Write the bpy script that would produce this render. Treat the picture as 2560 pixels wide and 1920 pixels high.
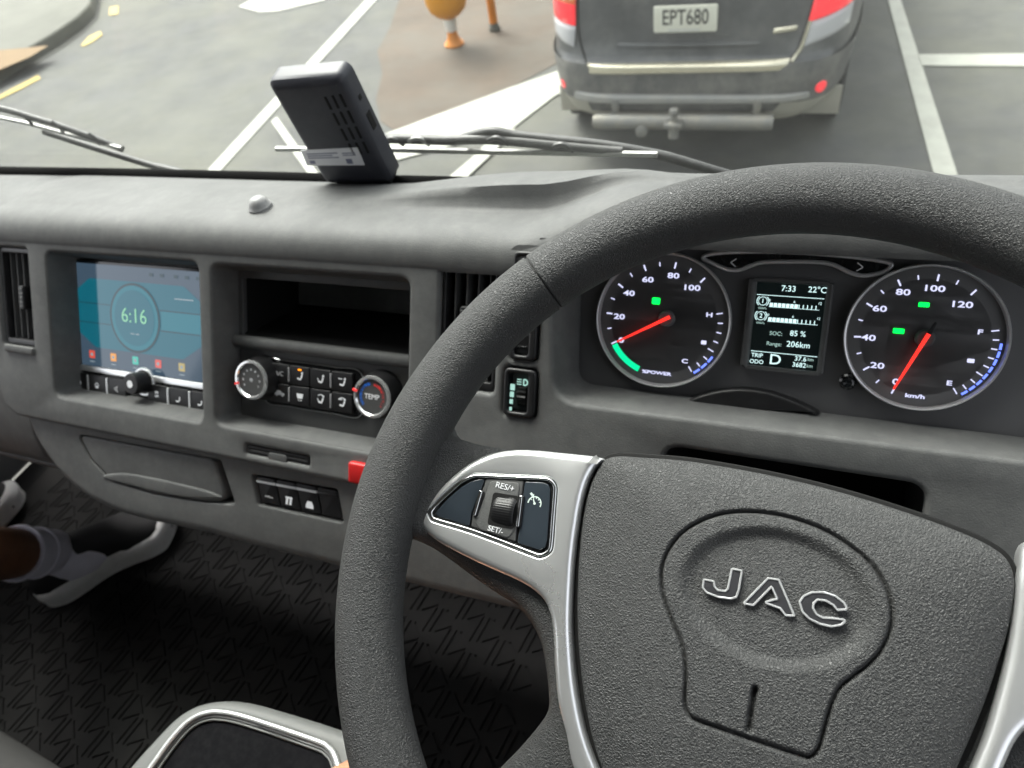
import bpy, bmesh, math, random
import numpy as np
from mathutils import Matrix, Vector
from mathutils.geometry import interpolate_bezier

for o in list(bpy.data.objects):
    bpy.data.objects.remove(o)
random.seed(4)
rng = np.random.default_rng(4)
sc = bpy.context.scene
COL = sc.collection

# ------------------------------------------------------------------ camera
# world = truck frame: X right, Y ahead, Z up, metres. The lens sits over the wheel.
FPX = 1850.0                                   # focal length in pixels of a 2560 wide frame
CX = np.array([.91223299, -.11702989, -.39260027])   # world axes in (right, up, ahead-of-lens)
CY = np.array([.35661777, .69851266, .62040618])
CZ = np.array([-.20163019, .70596322, -.67894123])
CM = np.array([CX, CY, CZ])
CAM = np.array([0.0, 0.0, 2.4])
cd = bpy.data.cameras.new('camera')
cam = bpy.data.objects.new('camera', cd)
COL.objects.link(cam)
sc.camera = cam
cd.sensor_fit = 'HORIZONTAL'
cd.sensor_width = 36.0
cd.lens = 36.0 * FPX / 2560
cd.clip_start = .02
cd.clip_end = 2000
m4 = Matrix.Identity(4)
for i in range(3):
    m4[i][0], m4[i][1], m4[i][2], m4[i][3] = CM[i][0], CM[i][1], -CM[i][2], CAM[i]
cam.matrix_world = m4
cd.dof.use_dof = True
cd.dof.focus_distance = .40
cd.dof.aperture_fstop = 12.0

# ------------------------------------------------------------------ sky, sun, exposure
SUN_EL, SUN_AZ = math.radians(54), math.radians(-48)     # azimuth from +Y towards +X
w = bpy.data.worlds.new('World')
sc.world = w
w.use_nodes = True
nt = w.node_tree
bg = nt.nodes['Background']
sky = nt.nodes.new('ShaderNodeTexSky')
sky.sky_type = 'NISHITA'
sky.sun_disc = False
sky.sun_elevation = SUN_EL
sky.sun_rotation = SUN_AZ
sky.air_density = 1.0
sky.dust_density = 6.0
sky.ozone_density = .6
hs = nt.nodes.new('ShaderNodeHueSaturation')            # overcast: most of the blue goes
hs.inputs['Saturation'].default_value = .22
nt.links.new(sky.outputs[0], hs.inputs['Color'])
nt.links.new(hs.outputs[0], bg.inputs['Color'])
bg.inputs['Strength'].default_value = .15
sd = bpy.data.lights.new('sun', 'SUN')
sd.energy = .72
sd.angle = math.radians(24)
sd.color = (1, .975, .94)
sun = bpy.data.objects.new('sun', sd)
COL.objects.link(sun)
sv = Vector((math.cos(SUN_EL) * math.sin(SUN_AZ), math.cos(SUN_EL) * math.cos(SUN_AZ), math.sin(SUN_EL)))
sun.rotation_euler = sv.to_track_quat('Z', 'Y').to_euler()
sun.location = sv * 30
vs = sc.view_settings
vs.view_transform = 'Standard'
vs.look = 'None'
vs.exposure = 1.88
vs.gamma = 1.0
vs.use_curve_mapping = False
sc.cycles.use_denoising = True
sc.cycles.max_bounces = 7
sc.cycles.diffuse_bounces = 4
sc.cycles.transparent_max_bounces = 16
sc.cycles.caustics_reflective = False
sc.cycles.caustics_refractive = False
sc.cycles.sample_clamp_indirect = 6

# ------------------------------------------------------------------ measuring helpers
SC = 2560 / 2212                                # measurements were read off a 2212 wide print


def ray(px, py):
    return CM @ np.array([px * SC - 1280, 960 - py * SC, FPX])


def on_plane(px, py, p0, n):
    d = ray(px, py)
    return CAM + d * (np.dot(np.asarray(p0) - CAM, n) / np.dot(d, n))


class Frame:
    def __init__(s, o, ex, ey):
        s.o = np.array(o, float)
        s.ex = np.array(ex, float) / np.linalg.norm(ex)
        ey = np.array(ey, float)
        ey -= s.ex * (s.ex @ ey)
        s.ey = ey / np.linalg.norm(ey)
        s.ez = np.cross(s.ex, s.ey)

    def loc(s, px, py, h=0.0):
        p = on_plane(px, py, s.o + s.ez * h, s.ez) - s.o
        return (float(p @ s.ex), float(p @ s.ey))

    def locs(s, pts, h=0.0):
        return [s.loc(x, y, h) for x, y in pts]

    def m(s):
        return Matrix([[s.ex[i], s.ey[i], s.ez[i], s.o[i]] for i in range(3)] + [[0, 0, 0, 1]])

    def w(s, u, v, h=0.0):
        return s.o + s.ex * u + s.ey * v + s.ez * h


# ------------------------------------------------------------------ materials
MATS = {}


def mat(name, col, rough=.6, metal=0.0, spec=.5, bump=None, var=0.0, vscale=6.0, coat=0.0, emit=None, estr=0.0, dust=None, rvar=0.0):
    """bump = (kind, scale, strength, distance); var = relative colour variation; dust = (colour, amount, scale)."""
    m = bpy.data.materials.new(name)
    MATS[name] = m
    m.use_nodes = True
    n = m.node_tree.nodes
    l = m.node_tree.links
    b = n['Principled BSDF']
    b.inputs['Base Color'].default_value = (*col, 1)
    b.inputs['Roughness'].default_value = rough
    b.inputs['Metallic'].default_value = metal
    b.inputs['Specular IOR Level'].default_value = spec
    b.inputs['Coat Weight'].default_value = coat
    b.inputs['Coat Roughness'].default_value = .04
    tc = n.new('ShaderNodeTexCoord')
    colout = None
    if var:
        t = n.new('ShaderNodeTexNoise')
        t.inputs['Scale'].default_value = vscale
        t.inputs['Detail'].default_value = 7
        t.inputs['Roughness'].default_value = .65
        l.new(tc.outputs['Object'], t.inputs['Vector'])
        mp = n.new('ShaderNodeMapRange')
        mp.inputs['From Min'].default_value = .3
        mp.inputs['From Max'].default_value = .7
        mp.inputs['To Min'].default_value = 1 - var
        mp.inputs['To Max'].default_value = 1 + var
        l.new(t.outputs['Fac'], mp.inputs['Value'])
        mx = n.new('ShaderNodeMix')
        mx.data_type = 'RGBA'
        mx.blend_type = 'MULTIPLY'
        mx.inputs['Factor'].default_value = 1
        mx.inputs['A'].default_value = (*col, 1)
        l.new(mp.outputs[0], mx.inputs['B'])
        colout = mx.outputs['Result']
    if dust:
        t = n.new('ShaderNodeTexNoise')
        t.inputs['Scale'].default_value = dust[2]
        t.inputs['Detail'].default_value = 9
        t.inputs['Roughness'].default_value = .7
        l.new(tc.outputs['Object'], t.inputs['Vector'])
        r = n.new('ShaderNodeMapRange')
        r.inputs['From Min'].default_value = .42
        r.inputs['From Max'].default_value = .72
        r.inputs['To Max'].default_value = dust[1]
        l.new(t.outputs['Fac'], r.inputs['Value'])
        mx = n.new('ShaderNodeMix')
        mx.data_type = 'RGBA'
        l.new(r.outputs[0], mx.inputs['Factor'])
        if colout:
            l.new(colout, mx.inputs['A'])
        else:
            mx.inputs['A'].default_value = (*col, 1)
        mx.inputs['B'].default_value = (*dust[0], 1)
        colout = mx.outputs['Result']
    if colout:
        l.new(colout, b.inputs['Base Color'])
    if rvar:
        t = n.new('ShaderNodeTexNoise')
        t.inputs['Scale'].default_value = 14
        t.inputs['Detail'].default_value = 6
        l.new(tc.outputs['Object'], t.inputs['Vector'])
        r = n.new('ShaderNodeMapRange')
        r.inputs['From Min'].default_value = .3
        r.inputs['From Max'].default_value = .7
        r.inputs['To Min'].default_value = max(0, rough - rvar)
        r.inputs['To Max'].default_value = rough + rvar
        l.new(t.outputs['Fac'], r.inputs['Value'])
        l.new(r.outputs[0], b.inputs['Roughness'])
    if bump:
        kind, scale, strength, dist = bump
        bp = n.new('ShaderNodeBump')
        bp.inputs['Strength'].default_value = strength
        bp.inputs['Distance'].default_value = dist
        if kind == 'noise':
            t = n.new('ShaderNodeTexNoise')
            t.inputs['Scale'].default_value = scale
            t.inputs['Detail'].default_value = 5
            l.new(tc.outputs['Object'], t.inputs['Vector'])
            l.new(t.outputs['Fac'], bp.inputs['Height'])
        else:                                   # leather: warped cells with creases between them
            t = n.new('ShaderNodeTexNoise')
            t.inputs['Scale'].default_value = scale * .8
            t.inputs['Detail'].default_value = 3
            l.new(tc.outputs['Object'], t.inputs['Vector'])
            mx = n.new('ShaderNodeMix')
            mx.data_type = 'RGBA'
            mx.blend_type = 'LINEAR_LIGHT'
            mx.inputs['Factor'].default_value = 1.1 / scale
            l.new(tc.outputs['Object'], mx.inputs['A'])
            l.new(t.outputs['Color'], mx.inputs['B'])
            v = n.new('ShaderNodeTexVoronoi')
            v.feature = 'DISTANCE_TO_EDGE'
            v.inputs['Scale'].default_value = scale
            l.new(mx.outputs['Result'], v.inputs['Vector'])
            r = n.new('ShaderNodeMapRange')
            r.interpolation_type = 'SMOOTHSTEP'
            r.inputs['From Max'].default_value = .34
            l.new(v.outputs['Distance'], r.inputs['Value'])
            t2 = n.new('ShaderNodeTexNoise')
            t2.inputs['Scale'].default_value = scale * 2.2
            t2.inputs['Detail'].default_value = 2
            l.new(tc.outputs['Object'], t2.inputs['Vector'])
            ad = n.new('ShaderNodeMath')
            ad.operation = 'MULTIPLY_ADD'
            ad.inputs[1].default_value = .22
            l.new(t2.outputs['Fac'], ad.inputs[0])
            l.new(r.outputs[0], ad.inputs[2])
            l.new(ad.outputs[0], bp.inputs['Height'])
        l.new(bp.outputs['Normal'], b.inputs['Normal'])
    if emit:
        b.inputs['Emission Color'].default_value = (*emit, 1)
        b.inputs['Emission Strength'].default_value = estr
    return m


def glow(name, col, s, base=(.02, .02, .02)):
    return mat(name, base, .25, emit=col, estr=s)


PLASTIC = mat('dash_plastic', (.098, .100, .099), .62, spec=.35, bump=('noise', 800, .35, .0008), var=.10, vscale=9, dust=((.24, .24, .23), .22, 55), rvar=.06)
PLASTIC_D = mat('dark_plastic', (.075, .076, .076), .55, spec=.4, bump=('noise', 1100, .1, .0005), var=.08, dust=((.14, .14, .135), .15, 60))
BLACK = mat('black_plastic', (.012, .012, .013), .38, spec=.4, dust=((.08, .08, .08), .1, 90))
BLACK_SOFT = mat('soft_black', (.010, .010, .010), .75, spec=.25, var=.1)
GLOSS = mat('gloss_black', (.008, .009, .010), .10, spec=.5, rvar=.05, dust=((.2, .2, .2), .06, 220))
LEATHER = mat('grained_leather', (.053, .054, .054), .45, spec=.55, bump=('leather', 700, .75, .0010), var=.05, vscale=20)
LEATHER_F = mat('fine_leather', (.056, .057, .057), .47, spec=.5, bump=('leather', 640, .6, .0010), var=.05, vscale=18, dust=((.25, .25, .25), .06, 150))
SILVER = mat('satin_silver', (.88, .89, .89), .30, metal=.78, rvar=.05, bump=('noise', 1500, .04, .0002))
CHROME = mat('chrome', (.75, .76, .76), .10, metal=1.0)
RING = mat('dial_ring', (.62, .62, .63), .34, metal=.55)
BRIGHT = mat('bright_ring', (.85, .86, .86), .16, metal=.75)
SMOKE = mat('blue_black_gloss', (.035, .045, .056), .16, spec=.55)
WHITE_INK = mat('white_print', (.78, .78, .78), .6, emit=(.8, .85, .9), estr=.07)
DIM_INK = mat('dim_print', (.45, .45, .45), .6, emit=(.8, .85, .9), estr=.02)
DIALF = mat('dial_face', (.125, .125, .127), .5, spec=.3)  # black face greyed in its colour to imitate glare on the cluster
DIALR = mat('dial_rim_band', (.20, .20, .215), .5, spec=.3)
LIT = glow('lit_numeral', (.70, .72, 1.0), .34)
LITB = glow('lit_blue', (.14, .22, 1.0), .55)
LITG = glow('lit_green', (.0, .85, .06), .85)
ARCG = glow('green_arc', (.0, .55, .22), .55)
NEEDLE = mat('needle_red', (.75, .02, .015), .4, emit=(1, .03, .02), estr=.45)
RED = mat('red_plastic', (.55, .012, .012), .4)
ORANGE_LED = glow('orange_led', (1, .25, .0), .8)
BLUE_P = mat('blue_print', (.04, .28, .85), .5, emit=(.02, .2, .9), estr=.12)
RED_P = mat('red_print', (.85, .06, .06), .5, emit=(.9, .04, .04), estr=.12)
LCD = glow('lcd_black', (.01, .02, .02), .06, (.005, .005, .006))
LCDT = glow('lcd_text', (.62, .86, .86), .42)
LCDG = glow('lcd_dim', (.35, .52, .48), .35)
RUBBER = mat('mat_rubber', (.020, .020, .020), .88, spec=.15, bump=('noise', 600, .12, .0006), var=.12, vscale=12, dust=((.034, .033, .031), .6, 7))
RUBBER_G = mat('groove_rubber', (.007, .007, .007), .85)
CARPET = mat('floor_black', (.012, .012, .012), .9)
SEAL = mat('black_seal', (.006, .006, .006), .95, spec=.05)
SHELL = mat('cab_trim', (.25, .255, .255), .8, var=.05)
FABRIC = mat('seat_fabric', (.050, .049, .048), .9, spec=.2, bump=('noise', 900, .35, .001), var=.12, vscale=25)
CONSOLE = mat('console_grey', (.13, .135, .13), .55, spec=.4, bump=('noise', 900, .08, .0004), var=.05)
TRAY = mat('tray_black', (.004, .004, .005), .8, spec=.06, dust=((.12, .12, .12), .05, 160))

# ------------------------------------------------------------------ mesh helpers


def finish(name, me, m, parent=None, smooth=40, mw=None):
    if smooth:
        for p in me.polygons:
            p.use_smooth = True
        me.set_sharp_from_angle(angle=math.radians(smooth))
    if m is not None:
        me.materials.append(m)
    o = bpy.data.objects.new(name, me)
    COL.objects.link(o)
    if parent is not None:
        o.parent = parent
    if mw is not None:
        o.matrix_local = mw
    return o


def mesh(name, v, f, m, parent=None, smooth=40, mw=None):
    me = bpy.data.meshes.new(name)
    me.from_pydata([tuple(map(float, p)) for p in v], [], f)
    bm = bmesh.new()
    bm.from_mesh(me)
    bmesh.ops.recalc_face_normals(bm, faces=bm.faces)
    bm.to_mesh(me)
    bm.free()
    return finish(name, me, m, parent, smooth, mw)


def empty(name, frame_m, label=None, cat=None, group=None):
    o = bpy.data.objects.new(name, None)
    COL.objects.link(o)
    o.matrix_world = frame_m
    o.empty_display_size = .05
    tag(o, label, cat, group)
    return o


def tag(o, label=None, cat=None, group=None, kind=None):
    if label:
        o['label'] = label
    if cat:
        o['category'] = cat
    if group:
        o['group'] = group
    if kind:
        o['kind'] = kind
    return o


def area(lp):
    return .5 * sum(lp[i][0] * lp[(i + 1) % len(lp)][1] - lp[(i + 1) % len(lp)][0] * lp[i][1] for i in range(len(lp)))


def ccw(lp):
    return list(lp) if area(lp) > 0 else list(reversed(lp))


def offset(lp, d):
    """move a counter-clockwise loop inwards by d"""
    p = np.array(lp, float)
    a = p - np.roll(p, 1, 0)
    b = np.roll(p, -1, 0) - p
    a /= np.linalg.norm(a, axis=1)[:, None] + 1e-12
    b /= np.linalg.norm(b, axis=1)[:, None] + 1e-12
    na = np.c_[-a[:, 1], a[:, 0]]
    nb = np.c_[-b[:, 1], b[:, 0]]
    nn = na + nb
    nn /= np.maximum((nn ** 2).sum(1)[:, None] / 2, .35)
    return [tuple(q) for q in p + nn * d]


def rpoly(pts, r, n=6):
    """round the corners of a polygon; r is one radius or one for each corner"""
    pts = ccw(pts)
    out = []
    N = len(pts)
    for i in range(N):
        p0, p, p1 = (np.array(pts[(i + k) % N], float) for k in (-1, 0, 1))
        rr = r[i] if isinstance(r, (list, tuple)) else r
        a, b = p0 - p, p1 - p
        la, lb = np.linalg.norm(a), np.linalg.norm(b)
        a /= la
        b /= lb
        ang = math.acos(max(-1, min(1, float(a @ b))))
        t = min(rr / max(math.tan(ang / 2), 1e-3), la * .45, lb * .45)
        A, B = p + a * t, p + b * t
        for k in range(n + 1):
            s = k / n
            q = A * (1 - s) ** 2 + p * 2 * s * (1 - s) + B * s * s
            out.append((float(q[0]), float(q[1])))
    return out


def rrect(x0, y0, x1, y1, r, n=5):
    return rpoly([(x0, y0), (x1, y0), (x1, y1), (x0, y1)], r, n)


def catmull(pts, n=8, closed=True):
    P = np.array(pts, float)
    N = len(P)
    out = []
    for i in range(N if closed else N - 1):
        if closed:
            p0, p1, p2, p3 = P[(i - 1) % N], P[i], P[(i + 1) % N], P[(i + 2) % N]
        else:
            p0, p1, p2, p3 = P[max(i - 1, 0)], P[i], P[i + 1], P[min(i + 2, N - 1)]
        for k in range(n):
            t = k / n
            out.append(tuple(.5 * (2 * p1 + (p2 - p0) * t + (2 * p0 - 5 * p1 + 4 * p2 - p3) * t * t + (3 * p1 - p0 - 3 * p2 + p3) * t ** 3)))
    if not closed:
        out.append(tuple(P[-1]))
    return out


CHECK = False


def plate(name, outer, m, parent=None, top=0.0, depth=.01, bevel=.001, holes=(), n=3, back=False, hbevel=None, mw=None, smooth=35):
    """flat solid with rounded rims; outer and holes are loops in the local XY plane, top faces +Z"""
    bm = bmesh.new()
    edges = []
    for k, lp in enumerate([outer, *holes]):
        lp = ccw(lp)
        sgn = 1 if k == 0 else -1
        bv = bevel if k == 0 or hbevel is None else hbevel
        rings = []
        if bv > 0:
            for j in range(n + 1):
                a = math.pi / 2 * j / n
                rings.append((offset(lp, sgn * bv * (1 - math.sin(a))), top - bv * (1 - math.cos(a))))
        else:
            rings.append((lp, top))
        rings.append((lp, top - depth))
        vs_ = [[bm.verts.new((x, y, z)) for x, y in r] for r, z in rings]
        N = len(lp)
        for a, b in zip(vs_[:-1], vs_[1:]):
            for i in range(N):
                q = (a[i], a[(i + 1) % N], b[(i + 1) % N], b[i])
                try:
                    bm.faces.new(q)
                except ValueError:
                    pass
        for i in range(N):
            e = bm.edges.get((vs_[0][i], vs_[0][(i + 1) % N]))
            if e:
                edges.append(e)
        if back and k == 0:
            try:
                bm.faces.new(list(reversed(vs_[-1])))
            except ValueError:
                pass
    res_ = bmesh.ops.triangle_fill(bm, edges=edges, use_beauty=True, use_dissolve=False, normal=(0, 0, 1))
    if CHECK:
        got = sum(g.calc_area() for g in res_['geom'] if isinstance(g, bmesh.types.BMFace))
        want = abs(area(outer)) - sum(abs(area(h_)) for h_ in holes)
        if abs(got - want) > .12 * want + 2 * bevel * .3:
            print('FILL', name, round(got, 5), round(want, 5))
    bmesh.ops.recalc_face_normals(bm, faces=bm.faces)
    top_f = max(bm.faces, key=lambda f: f.calc_center_median().z)
    if top_f.normal.z < 0:
        bmesh.ops.reverse_faces(bm, faces=bm.faces)
    me = bpy.data.meshes.new(name)
    bm.to_mesh(me)
    bm.free()
    return finish(name, me, m, parent, smooth, mw)


def loft(name, rings, m, parent=None, closed=True, cap=True, smooth=50, mw=None):
    v, f = [], []
    N = len(rings[0])
    for r in rings:
        v += [tuple(p) for p in r]
    for k in range(len(rings) - 1):
        for i in range(N if closed else N - 1):
            j = (i + 1) % N
            f.append((k * N + i, k * N + j, (k + 1) * N + j, (k + 1) * N + i))
    if cap and closed:
        f.append(tuple(range(N)))
        f.append(tuple(range((len(rings) - 1) * N, len(rings) * N)))
    return mesh(name, v, f, m, parent, smooth, mw)


def tube_rings(path, rad, n=10, flat=1.0, upv=None):
    P = [np.array(p, float) for p in path]
    rings = []
    prev = None
    for i, p in enumerate(P):
        t = P[min(i + 1, len(P) - 1)] - P[max(i - 1, 0)]
        t /= np.linalg.norm(t)
        if prev is None:
            a = np.array(upv if upv is not None else ([0, 0, 1] if abs(t[2]) < .9 else [0, 1, 0]), float)
        else:
            a = prev
        a = a - t * (a @ t)
        a /= np.linalg.norm(a)
        prev = a
        b = np.cross(t, a)
        r = rad[i] if isinstance(rad, (list, tuple, np.ndarray)) else rad
        rings.append([p + a * math.cos(x) * r * flat + b * math.sin(x) * r for x in np.linspace(0, 2 * math.pi, n, endpoint=False)])
    return rings


def tube(name, path, rad, m, parent=None, n=10, flat=1.0, upv=None, mw=None, closed=False):
    rings = tube_rings(path, rad, n, flat, upv)
    if closed:
        rings.append(rings[0])
    return loft(name, rings, m, parent, cap=not closed, mw=mw)


def loop_tube(name, lp, z, r, m, parent, n=8, flat=1.0):
    """a bead that follows a closed planar loop"""
    p = np.array(ccw(lp), float)
    t = np.roll(p, -1, 0) - np.roll(p, 1, 0)
    t /= np.linalg.norm(t, axis=1)[:, None]
    nn = np.c_[-t[:, 1], t[:, 0]]
    v, f = [], []
    N = len(p)
    for k in range(n):
        a = 2 * math.pi * k / n
        for i in range(N):
            q = p[i] + nn[i] * math.cos(a) * r
            v.append((q[0], q[1], z + math.sin(a) * r * flat))
    for k in range(n):
        for i in range(N):
            f.append((k * N + i, k * N + (i + 1) % N, ((k + 1) % n) * N + (i + 1) % N, ((k + 1) % n) * N + i))
    return mesh(name, v, f, m, parent, 60)


def lathe(name, prof, m, parent=None, n=48, mw=None, smooth=35, cap=True):
    """prof = [(radius, z)] turned about local Z"""
    v, f = [], []
    for r, z in prof:
        for i in range(n):
            a = 2 * math.pi * i / n
            v.append((r * math.cos(a), r * math.sin(a), z))
    for k in range(len(prof) - 1):
        for i in range(n):
            j = (i + 1) % n
            f.append((k * n + i, k * n + j, (k + 1) * n + j, (k + 1) * n + i))
    if cap and prof[0][0] > 1e-6:
        f.append(tuple(range(n)))
    if cap and prof[-1][0] > 1e-6:
        f.append(tuple(range((len(prof) - 1) * n, len(prof) * n)))
    return mesh(name, v, f, m, parent, smooth, mw)


def box(name, x0, y0, z0, x1, y1, z1, m, parent=None, bevel=.0, mw=None):
    bm = bmesh.new()
    bmesh.ops.create_cube(bm, size=1)
    for q in bm.verts:
        q.co = Vector(((x0 + x1) / 2 + q.co.x * (x1 - x0), (y0 + y1) / 2 + q.co.y * (y1 - y0), (z0 + z1) / 2 + q.co.z * (z1 - z0)))
    if bevel:
        bmesh.ops.bevel(bm, geom=bm.edges[:], offset=bevel, segments=3, profile=.5, affect='EDGES')
    me = bpy.data.meshes.new(name)
    bm.to_mesh(me)
    bm.free()
    return finish(name, me, m, parent, 40, mw)


def bar(x0, y0, x1, y1, wd):
    d = np.array([x1 - x0, y1 - y0], float)
    L = np.linalg.norm(d)
    nrm = np.array([-d[1], d[0]]) / L * wd / 2
    a, b = np.array([x0, y0]), np.array([x1, y1])
    return [tuple(a - nrm), tuple(b - nrm), tuple(b + nrm), tuple(a + nrm)]


def arc_band(cx, cy, r0, r1, a0, a1, n=24):
    A = np.linspace(a0, a1, n)
    return [(cx + r1 * math.cos(a), cy + r1 * math.sin(a)) for a in A] + [(cx + r0 * math.cos(a), cy + r0 * math.sin(a)) for a in A[::-1]]


def text(name, body, x, y, z, size, m, parent, rot=0.0, sx=1.0, shear=0.0, ext=.0002, align='CENTER', bold=0.0):
    cu = bpy.data.curves.new(name, 'FONT')
    cu.body = body
    cu.size = size
    cu.align_x = align
    cu.align_y = 'CENTER'
    cu.extrude = ext
    cu.offset = bold
    cu.shear = shear
    cu.resolution_u = 3
    t = bpy.data.objects.new(name, cu)
    me = bpy.data.meshes.new_from_object(t)
    bpy.data.objects.remove(t)
    bpy.data.curves.remove(cu)
    me.name = name
    mw = Matrix.Translation((x, y, z)) @ Matrix.Rotation(rot, 4, 'Z') @ Matrix.Diagonal((sx, 1, 1, 1))
    me.transform(mw)
    return finish(name, me, m, parent, 0)


def sheet(name, lp, m, parent=None, z=0.0, thick=.0004):
    return plate(name, lp, m, parent, top=z, depth=thick, bevel=0, smooth=0)


def circle(cx, cy, r, n=32, sx=1.0):
    return [(cx + sx * r * math.cos(2 * math.pi * i / n), cy + r * math.sin(2 * math.pi * i / n)) for i in range(n)]


def ss(a, b, x):
    t = min(1, max(0, (x - a) / (b - a)))
    return t * t * (3 - 2 * t)

# =================================================================== OUTSIDE
RF = Frame((0, 0, 0), (1, 0, -.07), (0, 1, 0))          # the road falls a little to the right
ASPHALT = mat('asphalt', (.078, .079, .076), .85, bump=('noise', 160, .7, .005), var=.22, vscale=2.3, dust=((.132, .132, .098), .8, .5))
PAINT = mat('road_paint', (.36, .365, .315), .6, var=.05, vscale=7, dust=((.22, .22, .19), .6, 5), bump=('noise', 150, .4, .003))
YPAINT = mat('yellow_paint', (.36, .245, .004), .6, var=.06, dust=((.2, .18, .08), .3, 6))
MEDIAN = mat('median_surface', (.092, .068, .048), .85, var=.22, vscale=1.6, bump=('noise', 120, .5, .004), dust=((.098, .090, .074), .95, 1.1))
CONCRETE = mat('concrete', (.125, .125, .105), .85, var=.12, vscale=3, bump=('noise', 90, .4, .003))
TACTILE = mat('ochre_paving', (.165, .10, .036), .8, var=.1, vscale=9)
GUTTER = mat('gutter', (.06, .06, .053), .9, var=.15, vscale=4)

road = sheet('road', [(-200, -200), (200, -200), (200, 200), (-200, 200)], ASPHALT, None, 0, .02)
road.matrix_world = RF.m()
tag(road, kind='structure')


def marking(name, pix, m, z=.004):
    return sheet(name, RF.locs(pix, z), m, road, z, .003)


marking('median', [(965, -150), (1230, -150), (1235, 120), (1100, 190), (960, 243), (850, 280), (822, 262), (812, 215), (826, 160), (815, 110), (842, 60), (862, 0), (905, -70)], MEDIAN, .004)
marking('lane_line', [(806, -18), (829, -18), (472, 372), (440, 400), (410, 400), (446, 370)], PAINT, .008)
marking('lane_line', [(829, -18), (806, -18), (905, -118), (921, -118)], PAINT, .008)
marking('lane_line', [(1916, -10), (1943, -10), (2081, 415), (2160, 640), (2085, 640), (2026, 408)], PAINT, .008)
marking('lane_line', [(1943, -10), (1916, -10), (1876, -130), (1896, -130)], PAINT, .008)
marking('bay_line', [(1981, 117), (2212, 115), (2400, 114), (2400, 142), (2212, 143), (1991, 141)], PAINT, .008)
marking('chevron_bar', [(818, 294), (1106, 187), (1190, 158), (1290, 120), (1290, 160), (1196, 208), (1105, 278), (960, 318), (845, 348)], PAINT, .012)
marking('chevron_bar', [(958, 392), (998, 392), (1062, 332), (1115, 276), (1072, 287), (1020, 340)], PAINT, .016)
marking('chevron_bar', [(586, 262), (598, 252), (645, 318), (693, 382), (672, 384), (625, 318)], PAINT, .016)
marking('arrow_marking', [(515, 14), (545, -2), (590, -14), (760, -40), (700, 0), (600, 24), (560, 26)], PAINT, .008)
for pix in ([(0, 205), (82, 162), (88, 169), (45, 192), (0, 213), (-60, 240), (-60, 232)], [(174, 98), (192, 78), (217, 67), (221, 75), (200, 90), (182, 99)], [(235, 33), (237, 15), (256, 12), (255, 30)]):
    marking('yellow_dash', pix, YPAINT, .008)
# the kerbed island at the upper left edge of the view
isl = [(-420, 380), (0, 181), (60, 140), (132, 96), (180, 62), (206, 34), (214, 0), (214, -60), (-500, -60)]
lp = RF.locs(isl, 0)
kerb = plate('kerb_island', rpoly(lp, .25, 5), CONCRETE, road, top=.13, depth=.13, bevel=.03, smooth=40)
gut = [(-420, 390), (0, 190), (60, 149), (134, 104), (184, 68), (212, 38), (220, 0), (220, -60), (206, -60), (206, 30), (132, 90), (0, 175), (-420, 370)]
sheet('gutter', RF.locs(gut, .004), GUTTER, road, .006, .003)
sheet('tactile_paving', RF.locs([(-200, 120), (0, 108), (62, 103), (104, 98), (66, 122), (0, 150), (-200, 240)], .134), TACTILE, road, .134, .003)

# ------------------------------------------------------------------ flexible posts
ORANGE = mat('post_orange', (.66, .215, .005), .5, var=.06, vscale=9, dust=((.3, .17, .07), .3, 12))
REFL = mat('post_white', (.72, .72, .68), .5, dust=((.5, .48, .42), .3, 14))


def post_at(pix):
    u, v = RF.loc(*pix, 0)
    return RF.m() @ Matrix.Translation((u, v, .008))


pm = post_at((982, 98))
p1 = empty('marker_post', pm, 'orange flexible post with bulging top and white band on brown median', 'post', 'orange posts on the median')
lathe('base', [(.085, 0), (.085, .012), (.062, .035), (.046, .07), (.042, .11), (.042, .115)], ORANGE, p1, 24)
lathe('white_band', [(.043, .115), (.048, .13), (.052, .205), (.052, .22)], REFL, p1, 24)
lathe('head', [(.053, .22), (.10, .245), (.15, .29), (.175, .36), (.175, .80), (.16, .98), (.12, 1.10), (.05, 1.15), (0, 1.155)], mat('post_amber', (.72, .30, .006), .5, dust=((.5, .24, .05), .3, 12)), p1, 28)
pm = post_at((1069, 66))
p2 = empty('marker_post', pm, 'thin orange pole standing behind the bulging post on the median', 'post', 'orange posts on the median')
lathe('base', [(.05, 0), (.05, .02), (.038, .04), (.037, .06)], CONCRETE, p2, 20)
lathe('pole', [(.036, .06), (.036, 1.05), (.03, 1.08), (0, 1.085)], ORANGE, p2, 20)

# ------------------------------------------------------------------ the car ahead
CARB = mat('car_paint', (.075, .077, .079), .40, metal=.2, spec=.5, coat=.3, rvar=.08, var=.2, vscale=3, dust=((.20, .197, .185), .5, 3.5))
CARP = mat('car_bumper_plastic', (.085, .085, .083), .6, var=.15, dust=((.27, .26, .23), .6, 5))
CLAD = mat('car_lit_cladding', (.34, .33, .28), .55, dust=((.45, .40, .32), .5, 4))  # muddy, and paled further to paint in light on the lower corners
CGLASS = mat('car_glass', (.012, .014, .015), .06, spec=.6)
TYRE = mat('tyre_rubber', (.018, .018, .018), .85, bump=('noise', 80, .4, .004))
RIMM = mat('wheel_alloy', (.35, .35, .35), .35, metal=.8)
CREAM = mat('muddy_chrome', (.70, .66, .52), .26, metal=.75, dust=((.45, .40, .30), .4, 9))
TAIL = mat('tail_lens_red', (.62, .018, .022), .18, coat=.6, emit=(1, .03, .05), estr=.22)
TAILO = mat('tail_lens_orange', (.75, .20, .05), .18, coat=.6)
TAILW = mat('tail_lens_clear', (.48, .48, .49), .25, coat=.5)
PLATE = mat('plate_white', (.70, .70, .60), .5, dust=((.5, .46, .36), .3, 16))
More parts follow.
